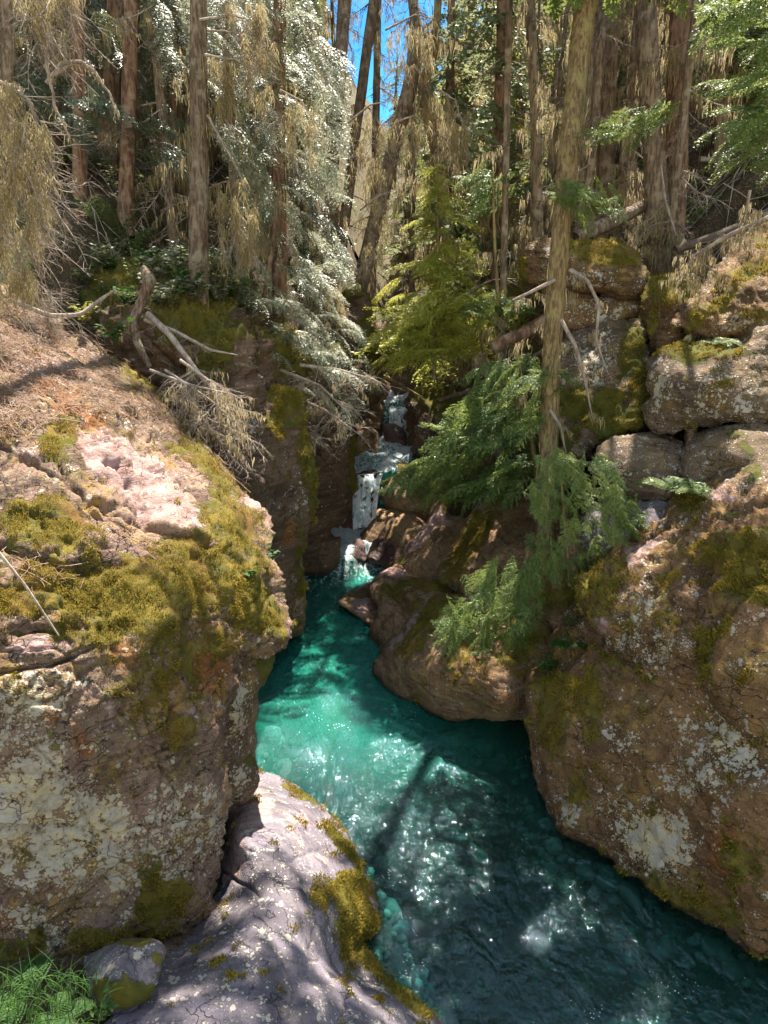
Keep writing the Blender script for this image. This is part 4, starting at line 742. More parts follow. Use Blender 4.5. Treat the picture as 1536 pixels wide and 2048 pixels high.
# left bank
big_tree('tall pale flaky trunk standing right at the lip of the left bank', [(398, 548, 11.4), (399, 300, 11.5), (396, 0, 11.6)], [38, 33, 28], M['bark_pale'], dead=(22, .35, .9), seed=2, trunk_lich=60)
big_tree('straight light brown trunk rising from the shrubs at far left', [(158, 458, 13.2), (160, 250, 13.2), (152, 0, 13.4)], [26, 23, 20], M['bark_red'], dead=(12, .4, .9), lich=.3, seed=3)
big_tree('dark reddish cedar trunk, second from the light brown one', [(250, 470, 13.6), (257, 250, 13.7), (264, 0, 14)], [30, 26, 24], M['bark_red'], dead=(12, .4, .9), lich=.2, seed=4, name='cedar_tree')
big_tree('broad dark cedar trunk just behind and left of the reddish one', [(212, 420, 15), (220, 200, 15.2), (230, 0, 15.5)], [34, 30, 30], M['bark_red'], dead=(12, .4, 1.), lich=.2, seed=5, name='cedar_tree')
big_tree('slender shaded trunk between the cedars and the pale flaky trunk', [(344, 440, 14.5), (347, 200, 14.8), (350, 0, 15)], [17, 15, 13], M['bark_red'], dead=(22, .4, 1.0), lich=.3, seed=6)
big_tree('thin shaded trunk hugging the left side of the pale flaky trunk', [(376, 440, 15.6), (379, 200, 15.8), (381, 0, 16)], [15, 13, 12], M['bark'], dead=(20, .4, 1.0), lich=.3, seed=7)
big_tree('dark trunk at the far left edge behind the hanging lichen', [(18, 420, 13.5), (18, 200, 13.5), (14, 0, 13.6)], [22, 20, 18], M['bark'], dead=(10, .4, .9), lich=.4, seed=8)
big_tree('thin grey trunk seen between the two reddish cedars and the river trees', [(470, 470, 17), (476, 200, 17), (480, 0, 17.2)], [14, 12, 11], M['bark'], dead=(22, .4, 1.0), lich=.5, seed=9)
# middle, upstream
big_tree('stout shaded trunk left of the strip of blue sky', [(655, 520, 17), (668, 300, 17.5), (690, 0, 18.5)], [26, 22, 22], M['bark'], dead=(26, .5, 1.3), seed=10, trunk_lich=30)
big_tree('slanting trunk crossing the strip of blue sky', [(695, 400, 20), (715, 240, 20.3), (748, 0, 20.6)], [20, 18, 17], M['bark'], dead=(24, .5, 1.3), seed=11)
big_tree('slim straight trunk right of the slanting one against the sky', [(748, 430, 22), (752, 240, 22), (756, 0, 22)], [15, 13, 12], M['bark'], dead=(26, .5, 1.4), seed=12)
big_tree('leaning trunk bending left above the canyon', [(752, 440, 17), (785, 300, 17.2), (822, 170, 17.4), (832, 60, 17.6), (826, 0, 17.8)], [30, 26, 26, 20, 18], M['bark'], dead=(30, .5, 1.3), seed=13, ll=(.15, .6))
big_tree('curving trunk with a mossy elbow right of the leaning one', [(884, 380, 17.2), (874, 300, 17.2), (852, 220, 17.3), (846, 170, 17.4), (872, 90, 17.5), (876, 0, 17.6)], [24, 22, 22, 20, 14, 12], M['bark_moss'], dead=(26, .5, 1.3), seed=14, ll=(.15, .6), flare=.1)
# right bank
big_tree('thin dark pole of a tree with many bare side branches', [(1004, 700, 12.6), (1010, 420, 12.8), (1019, 0, 13)], [15, 12, 11], M['bark'], dead=(34, .4, 1.1), seed=15, lich=.3)
big_tree('dark straight trunk with lichen rim right of the thin pole', [(1076, 500, 14), (1072, 250, 14), (1060, 0, 14)], [22, 19, 17], M['bark'], dead=(24, .4, 1.1), seed=16, trunk_lich=60)
big_tree('thick trunk on the forest floor, left of the twin trunks', [(1206, 470, 15.4), (1216, 230, 15.6), (1226, 0, 15.8)], [30, 26, 24], M['bark'], dead=(24, .5, 1.3), seed=18)
big_tree('left one of the big twin trunks joined at the root', [(1318, 508, 13.8), (1312, 360, 13.9), (1300, 180, 14), (1290, 0, 14.2)], [50, 38, 36, 34], M['bark'], dead=(22, .5, 1.3), seed=19)
big_tree('right one of the big twin trunks joined at the root', [(1340, 500, 14), (1350, 360, 14.1), (1356, 180, 14.2), (1362, 0, 14.4)], [46, 40, 36, 34], M['bark_red'], dead=(22, .5, 1.3), seed=20)
big_tree('upright grey trunk near the right edge, behind the green overhanging bough', [(1440, 420, 17), (1442, 200, 17), (1440, 0, 17)], [24, 21, 19], M['bark'], dead=(24, .5, 1.3), seed=21)
big_tree('dark trunk at the far right edge of the forest', [(1508, 400, 18), (1506, 200, 18), (1500, 0, 18)], [24, 22, 20], M['bark'], dead=(24, .5, 1.3), seed=22)
big_tree('narrow trunk between the thick one and the twin trunks', [(1262, 450, 18), (1262, 200, 18), (1268, 0, 18)], [20, 17, 15], M['bark'], dead=(26, .5, 1.3), seed=23)
big_tree('short-spaced narrow trunk just right of the leaning mossy trunk', [(1160, 440, 17), (1162, 200, 17), (1166, 0, 17)], [16, 14, 13], M['bark'], dead=(26, .5, 1.3), seed=24)

# silver cedar crowns over the left bank
def A_silver(q): return 30 + 0 * q[:, 0]
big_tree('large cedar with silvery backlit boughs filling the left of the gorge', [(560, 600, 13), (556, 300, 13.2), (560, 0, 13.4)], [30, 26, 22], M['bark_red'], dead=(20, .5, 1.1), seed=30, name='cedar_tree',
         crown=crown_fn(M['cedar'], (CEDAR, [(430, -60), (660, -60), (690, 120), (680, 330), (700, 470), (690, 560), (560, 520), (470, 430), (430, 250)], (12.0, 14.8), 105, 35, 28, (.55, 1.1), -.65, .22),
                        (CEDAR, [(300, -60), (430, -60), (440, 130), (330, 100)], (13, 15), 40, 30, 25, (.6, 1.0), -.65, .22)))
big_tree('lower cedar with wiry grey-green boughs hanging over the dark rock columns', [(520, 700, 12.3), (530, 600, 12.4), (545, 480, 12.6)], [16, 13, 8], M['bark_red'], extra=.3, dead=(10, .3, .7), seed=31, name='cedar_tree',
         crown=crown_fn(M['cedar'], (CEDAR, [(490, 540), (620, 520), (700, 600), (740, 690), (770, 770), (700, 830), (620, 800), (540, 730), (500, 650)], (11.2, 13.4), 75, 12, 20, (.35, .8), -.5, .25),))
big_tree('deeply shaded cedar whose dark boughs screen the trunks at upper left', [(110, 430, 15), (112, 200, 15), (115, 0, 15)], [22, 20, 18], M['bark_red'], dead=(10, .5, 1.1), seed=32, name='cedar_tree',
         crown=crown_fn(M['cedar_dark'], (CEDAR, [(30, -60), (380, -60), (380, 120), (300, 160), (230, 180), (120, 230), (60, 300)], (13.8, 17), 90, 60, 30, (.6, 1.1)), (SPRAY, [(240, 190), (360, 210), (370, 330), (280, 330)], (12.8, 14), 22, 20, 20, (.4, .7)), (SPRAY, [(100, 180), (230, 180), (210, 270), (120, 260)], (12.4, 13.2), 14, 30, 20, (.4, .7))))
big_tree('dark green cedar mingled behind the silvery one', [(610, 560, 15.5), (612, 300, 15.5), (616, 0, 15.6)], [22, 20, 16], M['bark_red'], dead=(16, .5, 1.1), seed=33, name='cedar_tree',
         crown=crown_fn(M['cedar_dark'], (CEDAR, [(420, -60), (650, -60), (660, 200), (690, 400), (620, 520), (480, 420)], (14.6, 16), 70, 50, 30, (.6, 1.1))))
# sunny young hemlock in the middle
def sapling(label, base, top, Y, wid, n, mat, tm, seed, name='hemlock_sapling', stem=8, droop=.5, dead=None, trunkmat='bark', asym=0.0, jit=.1, e_=None):
    rng = np.random.RandomState(seed); a = P(base[0], base[1], Y); b = P(top[0], top[1], Y); e = tree_things(a, label, name=name)
    path = np.array([a, a * .5 + b * .5 + [.03, 0, 0], b]); r = stem / FPX * Y / 2
    V, F = trunk_mesh(path, [r, r * .7, r * .15], 8, seed, .2); nmesh('trunk', V, F, M[trunkmat], e, a)
    t = rng.uniform(.1, 1, n) ** .85; o = trunk_at(path, t); an = rng.uniform(0, 6.283, n); w = wid / FPX * Y * (1.08 - t) ** .6 * rng.uniform(.35, 1.15, n) * (1 + .35 * np.sin(t * 17 + seed) * np.cos(an + t * 9)) * (1 + asym * np.cos(an))
    d = np.stack([np.cos(an), np.sin(an), rng.uniform(-droop, .25, n) * .7], -1); acc = Acc(); boughs(acc, tm, o, d, np.maximum(w, .12), rng); acc.build('crown', M[mat], e, a)
    return e
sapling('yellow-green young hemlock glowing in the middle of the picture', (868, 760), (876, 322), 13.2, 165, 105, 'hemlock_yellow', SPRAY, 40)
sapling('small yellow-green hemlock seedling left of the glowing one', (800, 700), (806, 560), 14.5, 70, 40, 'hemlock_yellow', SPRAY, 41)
def bush(label, base, Yb, calls, mat, seed, stem=None, name='hemlock_tree', cat_='tree', lich=0):
    rng = np.random.RandomState(seed); a = P(base[0], base[1], Yb); e = tree_things(a, label, cat=cat_, name=name)
    if stem is not None:
        path = px_path(stem[0]); V, F = trunk_mesh(path, [w / FPX * Yb / 2 for w in stem[1]], 8, seed, .2); nmesh('trunk', V, F, M['bark_moss'], e, a)
    acc = Acc(); pts = [px_boughs(acc, *c, rng=rng) for c in calls]; acc.build('crown', M[mat], e, a)
    return e
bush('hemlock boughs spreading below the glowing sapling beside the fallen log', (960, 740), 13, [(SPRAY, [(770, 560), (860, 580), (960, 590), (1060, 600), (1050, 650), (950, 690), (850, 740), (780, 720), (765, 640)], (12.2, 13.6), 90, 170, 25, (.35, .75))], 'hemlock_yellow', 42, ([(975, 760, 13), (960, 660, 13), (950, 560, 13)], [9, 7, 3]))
bush('hemlock arm of dark green needles across the middle of the right bank', (1000, 600), 12.6, [(SPRAY, [(930, 335), (1010, 330), (1020, 400), (960, 420)], (12.4, 13), 16, 160, 20, (.4, .6)), (SPRAY, [(930, 590), (1060, 590), (1060, 640), (960, 640)], (12, 12.8), 26, 10, 20, (.4, .6))], 'hemlock', 43, ([(1000, 660, 12.6), (990, 500, 12.6), (985, 340, 12.6)], [8, 6, 3]))
bush('dark green hemlock drooping over the sculpted rocks right of the waterfall', (1075, 960), 10.6, [(SPRAY, [(940, 740), (1020, 720), (1110, 740), (1090, 800), (1060, 900), (1040, 990), (960, 1000), (880, 1000), (800, 990), (790, 950), (860, 900), (900, 820)], (10.0, 11.6), 190, 150, 22, (.35, .75))], 'hemlock', 44, ([(1080, 980, 10.8), (1060, 860, 10.8), (1040, 730, 10.8)], [13, 10, 4]))
bush('bright green drooping hemlock clump below the leaning mossy trunk', (1130, 1130), 8.7, [(SPRAY, [(1090, 915), (1180, 910), (1230, 940), (1270, 1010), (1270, 1060), (1230, 1100), (1150, 1090), (1080, 1060), (1060, 980)], (8.1, 9.0), 105, 55, 38, (.25, .5)), (SPRAY, [(1060, 1080), (1180, 1080), (1230, 1110), (1180, 1160), (1080, 1160)], (8.3, 9.0), 40, 80, 30, (.25, .42))], 'hemlock_light', 45, ([(1140, 1170, 8.7), (1130, 1050, 8.7), (1120, 930, 8.7)], [10, 8, 3]))
bush('deep green hemlock bough hanging in front of the bulging boulder', (1020, 1160), 8.2, [(SPRAY, [(960, 1140), (1060, 1130), (1080, 1200), (1060, 1290), (1000, 1310), (930, 1290), (890, 1260), (900, 1200)], (7.6, 8.3), 95, 125, 28, (.25, .48))], 'hemlock', 46, ([(1060, 1100, 8.6), (1030, 1180, 8.2), (980, 1260, 7.9)], [9, 6, 3]))
# the leaning trunk of the right bank
def crownR(acc, rng):
    px_boughs(acc, SPRAY, [(1090, 360), (1140, 350), (1250, 385), (1260, 430), (1180, 430), (1110, 410)], (9.6, 10.6), 26, 20, 25, (.3, .5), rng=rng)
    px_boughs(acc, SPRAY, [(1190, 240), (1260, 215), (1340, 210), (1330, 260), (1260, 270), (1200, 290)], (9.8, 10.8), 26, 160, 20, (.3, .55), rng=rng)
    px_boughs(acc, SPRAY, [(1060, 735), (1150, 740), (1140, 770), (1060, 770)], (9.6, 10.2), 8, 0, 20, (.25, .4), rng=rng)
    for (xa, xb, za, zb, k) in ((-.2, 1.4, 9.2, 11.4, 120), (1.2, 2.6, 9.2, 10.9, 120), (2.4, 4.3, 9.0, 10.8, 90)):      # unseen crown boughs added overhead to shade the slab and near water
        o = np.c_[rng.uniform(xa, xb, k), (rng.uniform(9.2, 10.2, k) if xa < 0 else rng.uniform(10.2, 11.4, k)), rng.uniform(za, zb, k)]; d = o - [1.6, 11.3, 11.5]; d += rng.normal(0, .5, d.shape); boughs(acc, LOWS, o, d, rng.uniform(.5, .9, k), rng)
crownR.mat = M['hemlock']
big_tree('leaning mossy trunk rooted among the boulders on the right bank', [(1097, 905, 10.2), (1104, 700, 10.3), (1124, 430, 10.5), (1148, 200, 10.8), (1172, 0, 11.1)], [36, 36, 34, 36, 36], M['bark_moss'], dead=(16, .3, .8), seed=17, trunk_lich=260, ll=(.06, .3), crown=crownR, flare=.1, w=.005)
bush('out of frame fir whose soft green boughs reach in at the upper right corner', (1640, 700), 8.0, [(SPRAY, [(1400, -40), (1600, -40), (1600, 90), (1480, 80), (1400, 50)], (6.6, 8), 40, 160, 20, (.35, .6)), (SPRAY, [(1400, 160), (1600, 100), (1600, 330), (1480, 310), (1420, 290), (1500, 200)], (6.6, 8), 60, 165, 16, (.3, .6))], 'hemlock', 47, ([(1640, 700, 8.), (1640, 300, 8.), (1640, -200, 8.)], [30, 26, 20]), name='fir_tree')

# ================================================================== forest behind: five kinds, each a tree with trunk, crown and lichen, copied by object
def forest_proto(seed, mat, tm, label, h=12, nb=120, lichen=True, bl=1.9, t0=.30, bark='bark'):
    rng = np.random.RandomState(seed); e = empty('conifer_tree', (0, 0, 0), label, 'tree', 'trees of the forest behind the gorge')
    path = np.array([[0, 0, -.6], [rng.normal(0, .1), rng.normal(0, .1), h * .5], [rng.normal(0, .25), rng.normal(0, .25), h]])
    V, F = trunk_mesh(path, [.20, .13, .02], 9, seed, .4); nmesh('trunk', V, F, M[bark], e, (0, 0, 0))
    da, la = Acc(), Acc(); dead_on(da, la, path, .10, t0 + .25, 30, .5, 1.5, rng, .75, (.15, .6), w=.012)
    da.build('dead_branch', M['twig_dark'], e, (0, 0, 0)); la.build('hanging_lichen', M['lichen'], e, (0, 0, 0))
    t = rng.uniform(t0, 1, nb); o = trunk_at(path, t); an = rng.uniform(0, 6.283, nb); d = np.stack([np.cos(an), np.sin(an), rng.uniform(-.55, .15, nb)], -1)
    acc = Acc(); boughs(acc, tm, o, d, bl * (1.08 - t) ** .7 * rng.uniform(.5, 1.1, nb), rng); acc.build('crown', M[mat], e, (0, 0, 0)); return e
def copy_tree(o, loc, rz, sc, label=None):
    c = o.copy(); COL.objects.link(c); c.location = loc; c.rotation_euler = (0, 0, rz); c.scale = (sc, sc, sc)
    if label: c['label'] = label
    for ch in o.children:
        d = ch.copy(); COL.objects.link(d); d.parent = c
    return c
KINDS = [('olive', LOWS, 'olive-green lichen-hung conifer behind the gorge', 11, 95, 1.7, .22), ('cedar_far', LOWS, 'grey-green cedar behind the gorge', 12, 110, 2.2, .15),
         ('hemlock', LOWS, 'dark green hemlock behind the gorge', 10, 110, 1.8, .2), ('hemlock_yellow', LOWS, 'young yellow-green hemlock behind the gorge', 7, 100, 1.5, .05), ('olive', LOWS, 'half bare conifer with few boughs behind the gorge', 12, 45, 1.4, .35)]
fr = np.random.RandomState(77)
PROT = [forest_proto(200 + i, k[0], k[1], k[2], h=k[3], nb=k[4], bl=k[5], t0=k[6], bark=['bark', 'bark_red', 'bark', 'bark', 'bark'][i]) for i, k in enumerate(KINDS)]
used = [False] * 5; placed = []; cnt_ = 0
while cnt_ < 150:
    Y = 16 + 50 * fr.rand() ** 1.3; X = (fr.rand() * 2 - 1) * (Y * .56 + 1.5) + .6
    rv = .03 * Y
    skyg = abs(X + .026 * Y) < .018 * Y + 1.0 and Y < 75        # the open strip over the river
    if skyg: continue
    if -.6 < X < 1.9 and Y < 22: continue
    if any((X - a) ** 2 + (Y - b) ** 2 < .8 + .02 * Y for a, b in placed): continue
    z = float(zground(np.array([np.clip(X, -14, 16)]), np.array([min(Y, 30.)]))[0]) + (max(0, -14 - X) + max(0, X - 16)) * .45 + max(0, Y - 30) * .17
    k = fr.choice(5, p=[.26, .2, .2, .14, .2]); placed.append((X, Y)); cnt_ += 1; sc = fr.uniform(.8, 1.2); sc = min(sc, max(.35, (3 + 1.327 * (Y - 8) - z) / KINDS[k][3])) if abs(X) < 7 else sc; rz = fr.uniform(0, 6.28)
    lab = '%s, %s the river, %s' % (KINDS[k][2], 'left of' if X < -1.2 - .02 * Y else ('right of' if X > 1.6 else 'close to'), 'nearest rows' if Y < 24 else ('midway' if Y < 38 else 'far back'))
    PROT[k]['label'] = lab if not used[k] else PROT[k]['label']
    if not used[k]: used[k] = True; PROT[k].location = (X, Y, z); PROT[k].rotation_euler = (0, 0, rz); PROT[k].scale = (sc,) * 3
    else: copy_tree(PROT[k], (X, Y, z), rz, sc, lab)

def pole_proto():
    rng = np.random.RandomState(900); e = empty('bare_pole_tree', (0, 0, 0), 'x', 'tree', 'thin bare pole trees of the forest'); path = np.array([[0, 0, -.6], [.06, 0, 5], [-.1, .05, 11]])
    V, F = trunk_mesh(path, [.085, .065, .02], 7, 5, .3); nmesh('trunk', V, F, M['bark_pale'], e, (0, 0, 0)); da, la = Acc(), Acc(); dead_on(da, la, path, .08, .98, 46, .4, 1.1, rng, .35, (.08, .3), w=.008); da.build('dead_branch', M['twig'], e, (0, 0, 0)); la.build('hanging_lichen', M['lichen'], e, (0, 0, 0)); return e
PP = pole_proto(); first = True; n_ = 0
while n_ < 80:
    Y = 13.5 + 26 * fr.rand() ** 1.2; X = (fr.rand() * 2 - 1) * (Y * .56 + 1) + .5
    if abs(X + .026 * Y) < .018 * Y + .3 or (-2.4 < X < 2.4 and Y < 17) or any((X - a) ** 2 + (Y - b) ** 2 < .3 for a, b in placed): continue
    z = float(zground(np.array([np.clip(X, -14, 16)]), np.array([min(Y, 30.)]))[0]) + max(0, Y - 30) * .15; placed.append((X, Y)); n_ += 1
    lab = 'thin bare pole tree with fine dead twigs, %s the river, %s' % ('left of' if X < -.5 else 'right of', 'in front' if Y < 19 else ('midway' if Y < 28 else 'far back')); sc = fr.uniform(.75, 1.2)
    if first: PP.location = (X, Y, z); PP['label'] = lab; first = False
    else: copy_tree(PP, (X, Y, z), fr.uniform(0, 6.28), sc, lab)

# ================================================================== fallen wood, roots, twigs
def hit(label, px, py):
    """nearest front vertex of a rock to a picture position: point and normal"""
    r = ROCKS[label]; n = r['n0']; i = np.argmin((r['PX'][:n] - px) ** 2 + (r['PY'][:n] - py) ** 2); return r['V'][i], r['N'][i], i
def log_(label, pts, w, mat, name='fallen_log', lich=0, seed=0, twigs=0, k=10, cat_='log', flare=0, extra_parts=None, tw=(.2, .5), group=None):
    rng = np.random.RandomState(seed); path = px_path(pts); b = path.mean(0); e = empty(name, b, label, cat_, group)
    rad = [q / FPX * np.linalg.norm(path[i] - [0, 0, CAM_H]) / 2 for i, q in enumerate(w)]
    V, F = trunk_mesh(path, rad, k, seed, flare, .15)
    nmesh('stem', V, F, mat, e, b)
    la, da = Acc(), Acc()
    if twigs: dead_on(da, la if lich else None, path, .08, 1, twigs, tw[0], tw[1], rng, lich, (.04, .16), None, w=.005); da.build('twigs', mat, e, b)
    if lich: la.build('hanging_lichen', M['lichen'], e, b)
    return e
LB = 'enormous left foreground boulder, pink sunlit slab on top and mossy lichened face below'
log_('fallen log leaning across the forest floor left of the twin trunks', [(1150, 478, 13.2), (1230, 440, 13.6), (1300, 405, 14.2)], [26, 24, 20], M['bark_pale'], seed=1, twigs=5)
log_('fallen log with reddish broken end below the topmost block', [(985, 695, 12.2), (1050, 665, 12.2), (1110, 630, 12.2)], [24, 26, 24], M['bark_red'], seed=2, twigs=4)
log_('long thin bare pole lying down the dark right wall of the gorge', [(880, 800, 13.6), (960, 775, 12.8), (1090, 700, 12.0)], [8, 9, 9], M['twig_dark'], seed=3, twigs=6)
log_('weathered log half hidden in brush at the right edge of the forest floor', [(1350, 500, 12.6), (1440, 470, 12.8), (1560, 420, 13)], [14, 16, 18], M['twig_dark'], seed=4, twigs=6)
log_('pale fallen pole high on the forest floor at the far right', [(1400, 318, 17), (1480, 325, 17), (1560, 335, 17)], [9, 9, 9], M['twig'], seed=5, twigs=4)
log_('mossy fallen stick crossing over the upper cascade', [(745, 745, 17), (800, 770, 17), (850, 800, 17.2)], [9, 8, 6], M['bark_moss'], seed=6)
# snag: the twisted bleached root on the left cliff
log_('twisted bleached snag with a broken orange top clinging to the left cliff', [(300, 735, 9.8), (272, 680, 9.9), (268, 640, 10), (285, 600, 10.1), (300, 560, 10.1), (285, 535, 10.2)], [10, 15, 17, 18, 26, 12], M['bark_pale'], name='dead_snag', cat_='snag', seed=7, twigs=7, lich=.3, tw=(.2, .6))
log_('long grey dead branch running down from the snag toward the boulder', [(296, 628, 10), (340, 670, 9.7), (400, 750, 9.3), (450, 810, 9), (490, 880, 8.8)], [12, 11, 9, 7, 3], M['twig'], name='dead_branch', cat_='branch', seed=8, twigs=16, lich=.7, tw=(.25, .6))
log_('thin grey dead branch sweeping right from the snag with curled tips', [(290, 640, 10), (350, 662, 9.8), (420, 700, 9.6), (475, 710, 9.5)], [8, 7, 5, 2], M['twig'], name='dead_branch', cat_='branch', seed=9, twigs=9, tw=(.15, .35))
log_('crooked pale branch rising from the slab top toward the snag', [(20, 600, 8.3), (100, 632, 8.4), (160, 630, 8.5), (200, 600, 8.7), (232, 578, 8.8)], [10, 9, 8, 7, 3], M['twig'], name='dead_branch', cat_='branch', seed=10, twigs=4, tw=(.1, .3))
for i, (a, b, c) in enumerate([((330, 740), (420, 800), (480, 850)), ((340, 790), (420, 840), (490, 870)), ((300, 740), (380, 770), (470, 790)), ((380, 830), (430, 870), (470, 920)), ((360, 720), (430, 770), (440, 850))]):
    log_('tangled grey twiggy branch overhanging the slab edge, %s' % ['longest and lowest of the tangle', 'reaching the dark column', 'topmost of the tangle', 'drooping onto the slab rim', 'crossing behind the others'][i], [(a[0], a[1], 9.1), (b[0], b[1], 8.9), (c[0], c[1], 8.6)], [6, 5, 2], M['twig'], name='dead_branch', cat_='branch', seed=20 + i, twigs=15, lich=.25, tw=(.25, .65), group='tangle of dead branches at the slab edge')
for i, (a, b, c) in enumerate([((560, 740), (640, 770), (700, 830)), ((580, 790), (650, 820), (720, 870)), ((600, 730), (680, 740), (750, 760)), ((560, 800), (600, 850), (640, 890))]):
    log_('wiry bare cedar branch drooping over the river columns, %s' % ['middle one of the fan', 'lowest, ending over the wet column', 'topmost of the fan, reaching furthest right', 'leftmost of the fan'][i], [(a[0], a[1], 11.6), (b[0], b[1], 11.5), (c[0], c[1], 11.4)], [7, 5, 2], M['twig'], name='dead_branch', cat_='branch', seed=80 + i, twigs=20, lich=.2, tw=(.3, .7), group='bare branches over the river columns')
log_('bare drooping lichen draped branch curving down right of the leaning trunk', [(1140, 540, 10.2), (1175, 560, 10), (1198, 610, 9.9), (1192, 680, 9.8), (1215, 745, 9.8)], [9, 7, 6, 5, 2], M['twig'], name='dead_branch', cat_='branch', seed=30, twigs=5, lich=.9, tw=(.1, .3))
log_('second lichen draped branch hanging straight down right of the leaning trunk', [(1122, 640, 10.1), (1150, 690, 9.9), (1170, 760, 9.8), (1184, 832, 9.8)], [8, 8, 6, 2], M['twig'], name='dead_branch', cat_='branch', seed=31, twigs=5, lich=.9, tw=(.1, .3))
log_('short bare branch reaching left from the leaning trunk above the log', [(1110, 560, 10.3), (1060, 585, 10.2), (1025, 600, 10.2)], [8, 6, 3], M['twig'], name='dead_branch', cat_='branch', seed=32, twigs=6, lich=.6, tw=(.1, .25))
log_('lowest short bare branch hanging beside the foot of the leaning trunk', [(1100, 820, 10), (1120, 850, 9.9), (1132, 905, 9.9)], [7, 6, 3], M['twig'], name='dead_branch', cat_='branch', seed=33, twigs=5, lich=.3, tw=(.1, .25))
log_('long lichen covered dead bough arching over the right bank boulders', [(1560, 425, 9), (1460, 470, 9.2), (1390, 510, 9.4), (1350, 580, 9.4)], [9, 8, 6, 3], M['twig'], name='dead_branch', cat_='branch', seed=34, twigs=22, lich=1.0, tw=(.2, .55))
log_('bare lichen draped stick hanging down the right edge of the forest', [(1500, 380, 9.4), (1490, 440, 9.4), (1480, 500, 9.4)], [6, 5, 2], M['twig'], name='dead_branch', cat_='branch', seed=35, twigs=8, lich=1.0, tw=(.2, .4))
log_('pale peeled stick standing between the roots of the twin trunks', [(1352, 470, 13), (1330, 400, 13), (1322, 330, 13)], [4, 5, 3], M['twig'], name='dead_branch', cat_='branch', seed=36)
log_('single straight white twig lying on the lower left moss', [(-10, 1095, 4.7), (50, 1170, 4.65), (118, 1272, 4.6)], [6, 5, 3], M['twig'], name='dead_twig', cat_='twig', seed=37)

# hanging lichen curtains at the upper left
def curtain(label, sticks, Y, poly, n, ll, seed, w=.0035, yj=.22):
    rng = np.random.RandomState(seed); st = []
    for s_ in sticks: fine = trunk_at(px_path([(x, y, Y) for x, y in s_]), np.linspace(0, 1, 24)); fine += .012 * fbm(fine * 9, 2)[:, None] * [1, 1, 1]; st.append(tube(fine, np.linspace(.020, .005, 24), 6))
    pts = trunk_at(px_path([(x, y, Y) for x, y in sticks[0]]), rng.uniform(0, 1, 40)); b = pts[0]
    e = empty('lichen_draped_branch', b, label, 'branch'); la, da = Acc(), Acc()
    if poly:
        pl = np.array(poly, float); lo, hi = pl.min(0), pl.max(0); c = rng.uniform(lo, hi, (n * 6, 2)); c = c[inside(c[:, 0], c[:, 1], pl)]; dn = fbm(np.c_[c[:, 0] / 14, c[:, 1] / 60, 0 * c[:, 0] + seed], 3); c = c[np.argsort(-dn - .35 * rng.rand(len(c)))][:n]
        pts = P(c[:, 0], c[:, 1], Y + rng.uniform(-yj, yj, len(c))); k = max(10, n // 30); q = pts[rng.randint(0, len(pts), k)]; d = rng.normal(0, .35, (k, 3)) + [0, 0, -1]
        for i in range(k):
            tm, en = DEAD[rng.randint(5)]; da.inst(tm, q[i:i + 1], rot_basis(d[i:i + 1], rng.normal(0, 1, (1, 3))), [rng.uniform(.3, .7)])
    strands(la, pts, ll[0], ll[1], w=w, per=2, wav=.22, rng=rng, seg=7, out=.012); strands(la, pts[::2], ll[0] * .4, ll[1] * .5, w=w * .8, per=1, wav=.7, rng=rng, seg=7, out=.02)
    V, F = cat(st); nmesh('stem', V, F, M['twig'], e, b); da.build('twigs', M['twig'], e, b); la.build('hanging_lichen', M['lichen'], e, b); return e
curtain('huge golden mass of beard lichen hanging at the left edge', [[(-30, 150), (20, 175), (60, 200), (90, 280), (98, 360)]], 6.6, [(-40, 150), (30, 165), (80, 220), (105, 300), (98, 400), (85, 470), (72, 590), (-40, 590)], 1900, (.06, .30), 50, yj=.3)
curtain('dense tuft of beard lichen spilling from the top left corner', [[(0, -30), (60, -20), (120, -10), (150, 0)]], 6.8, [(20, -40), (160, -40), (120, 30), (70, 60), (40, 20)], 650, (.06, .22), 51)
curtain('bent lichened limb hooking down from the top left corner', [[(80, -10), (88, 80), (98, 150), (108, 210), (128, 250), (140, 282)]], 6.8, None, 26, (.02, .10), 52)
curtain('slender arching limb beside the hooked one at upper left', [[(96, 165), (125, 125), (165, 125), (205, 160), (225, 200), (238, 240)], [(110, 150), (140, 130), (170, 134)]], 6.9, None, 26, (.03, .10), 53)
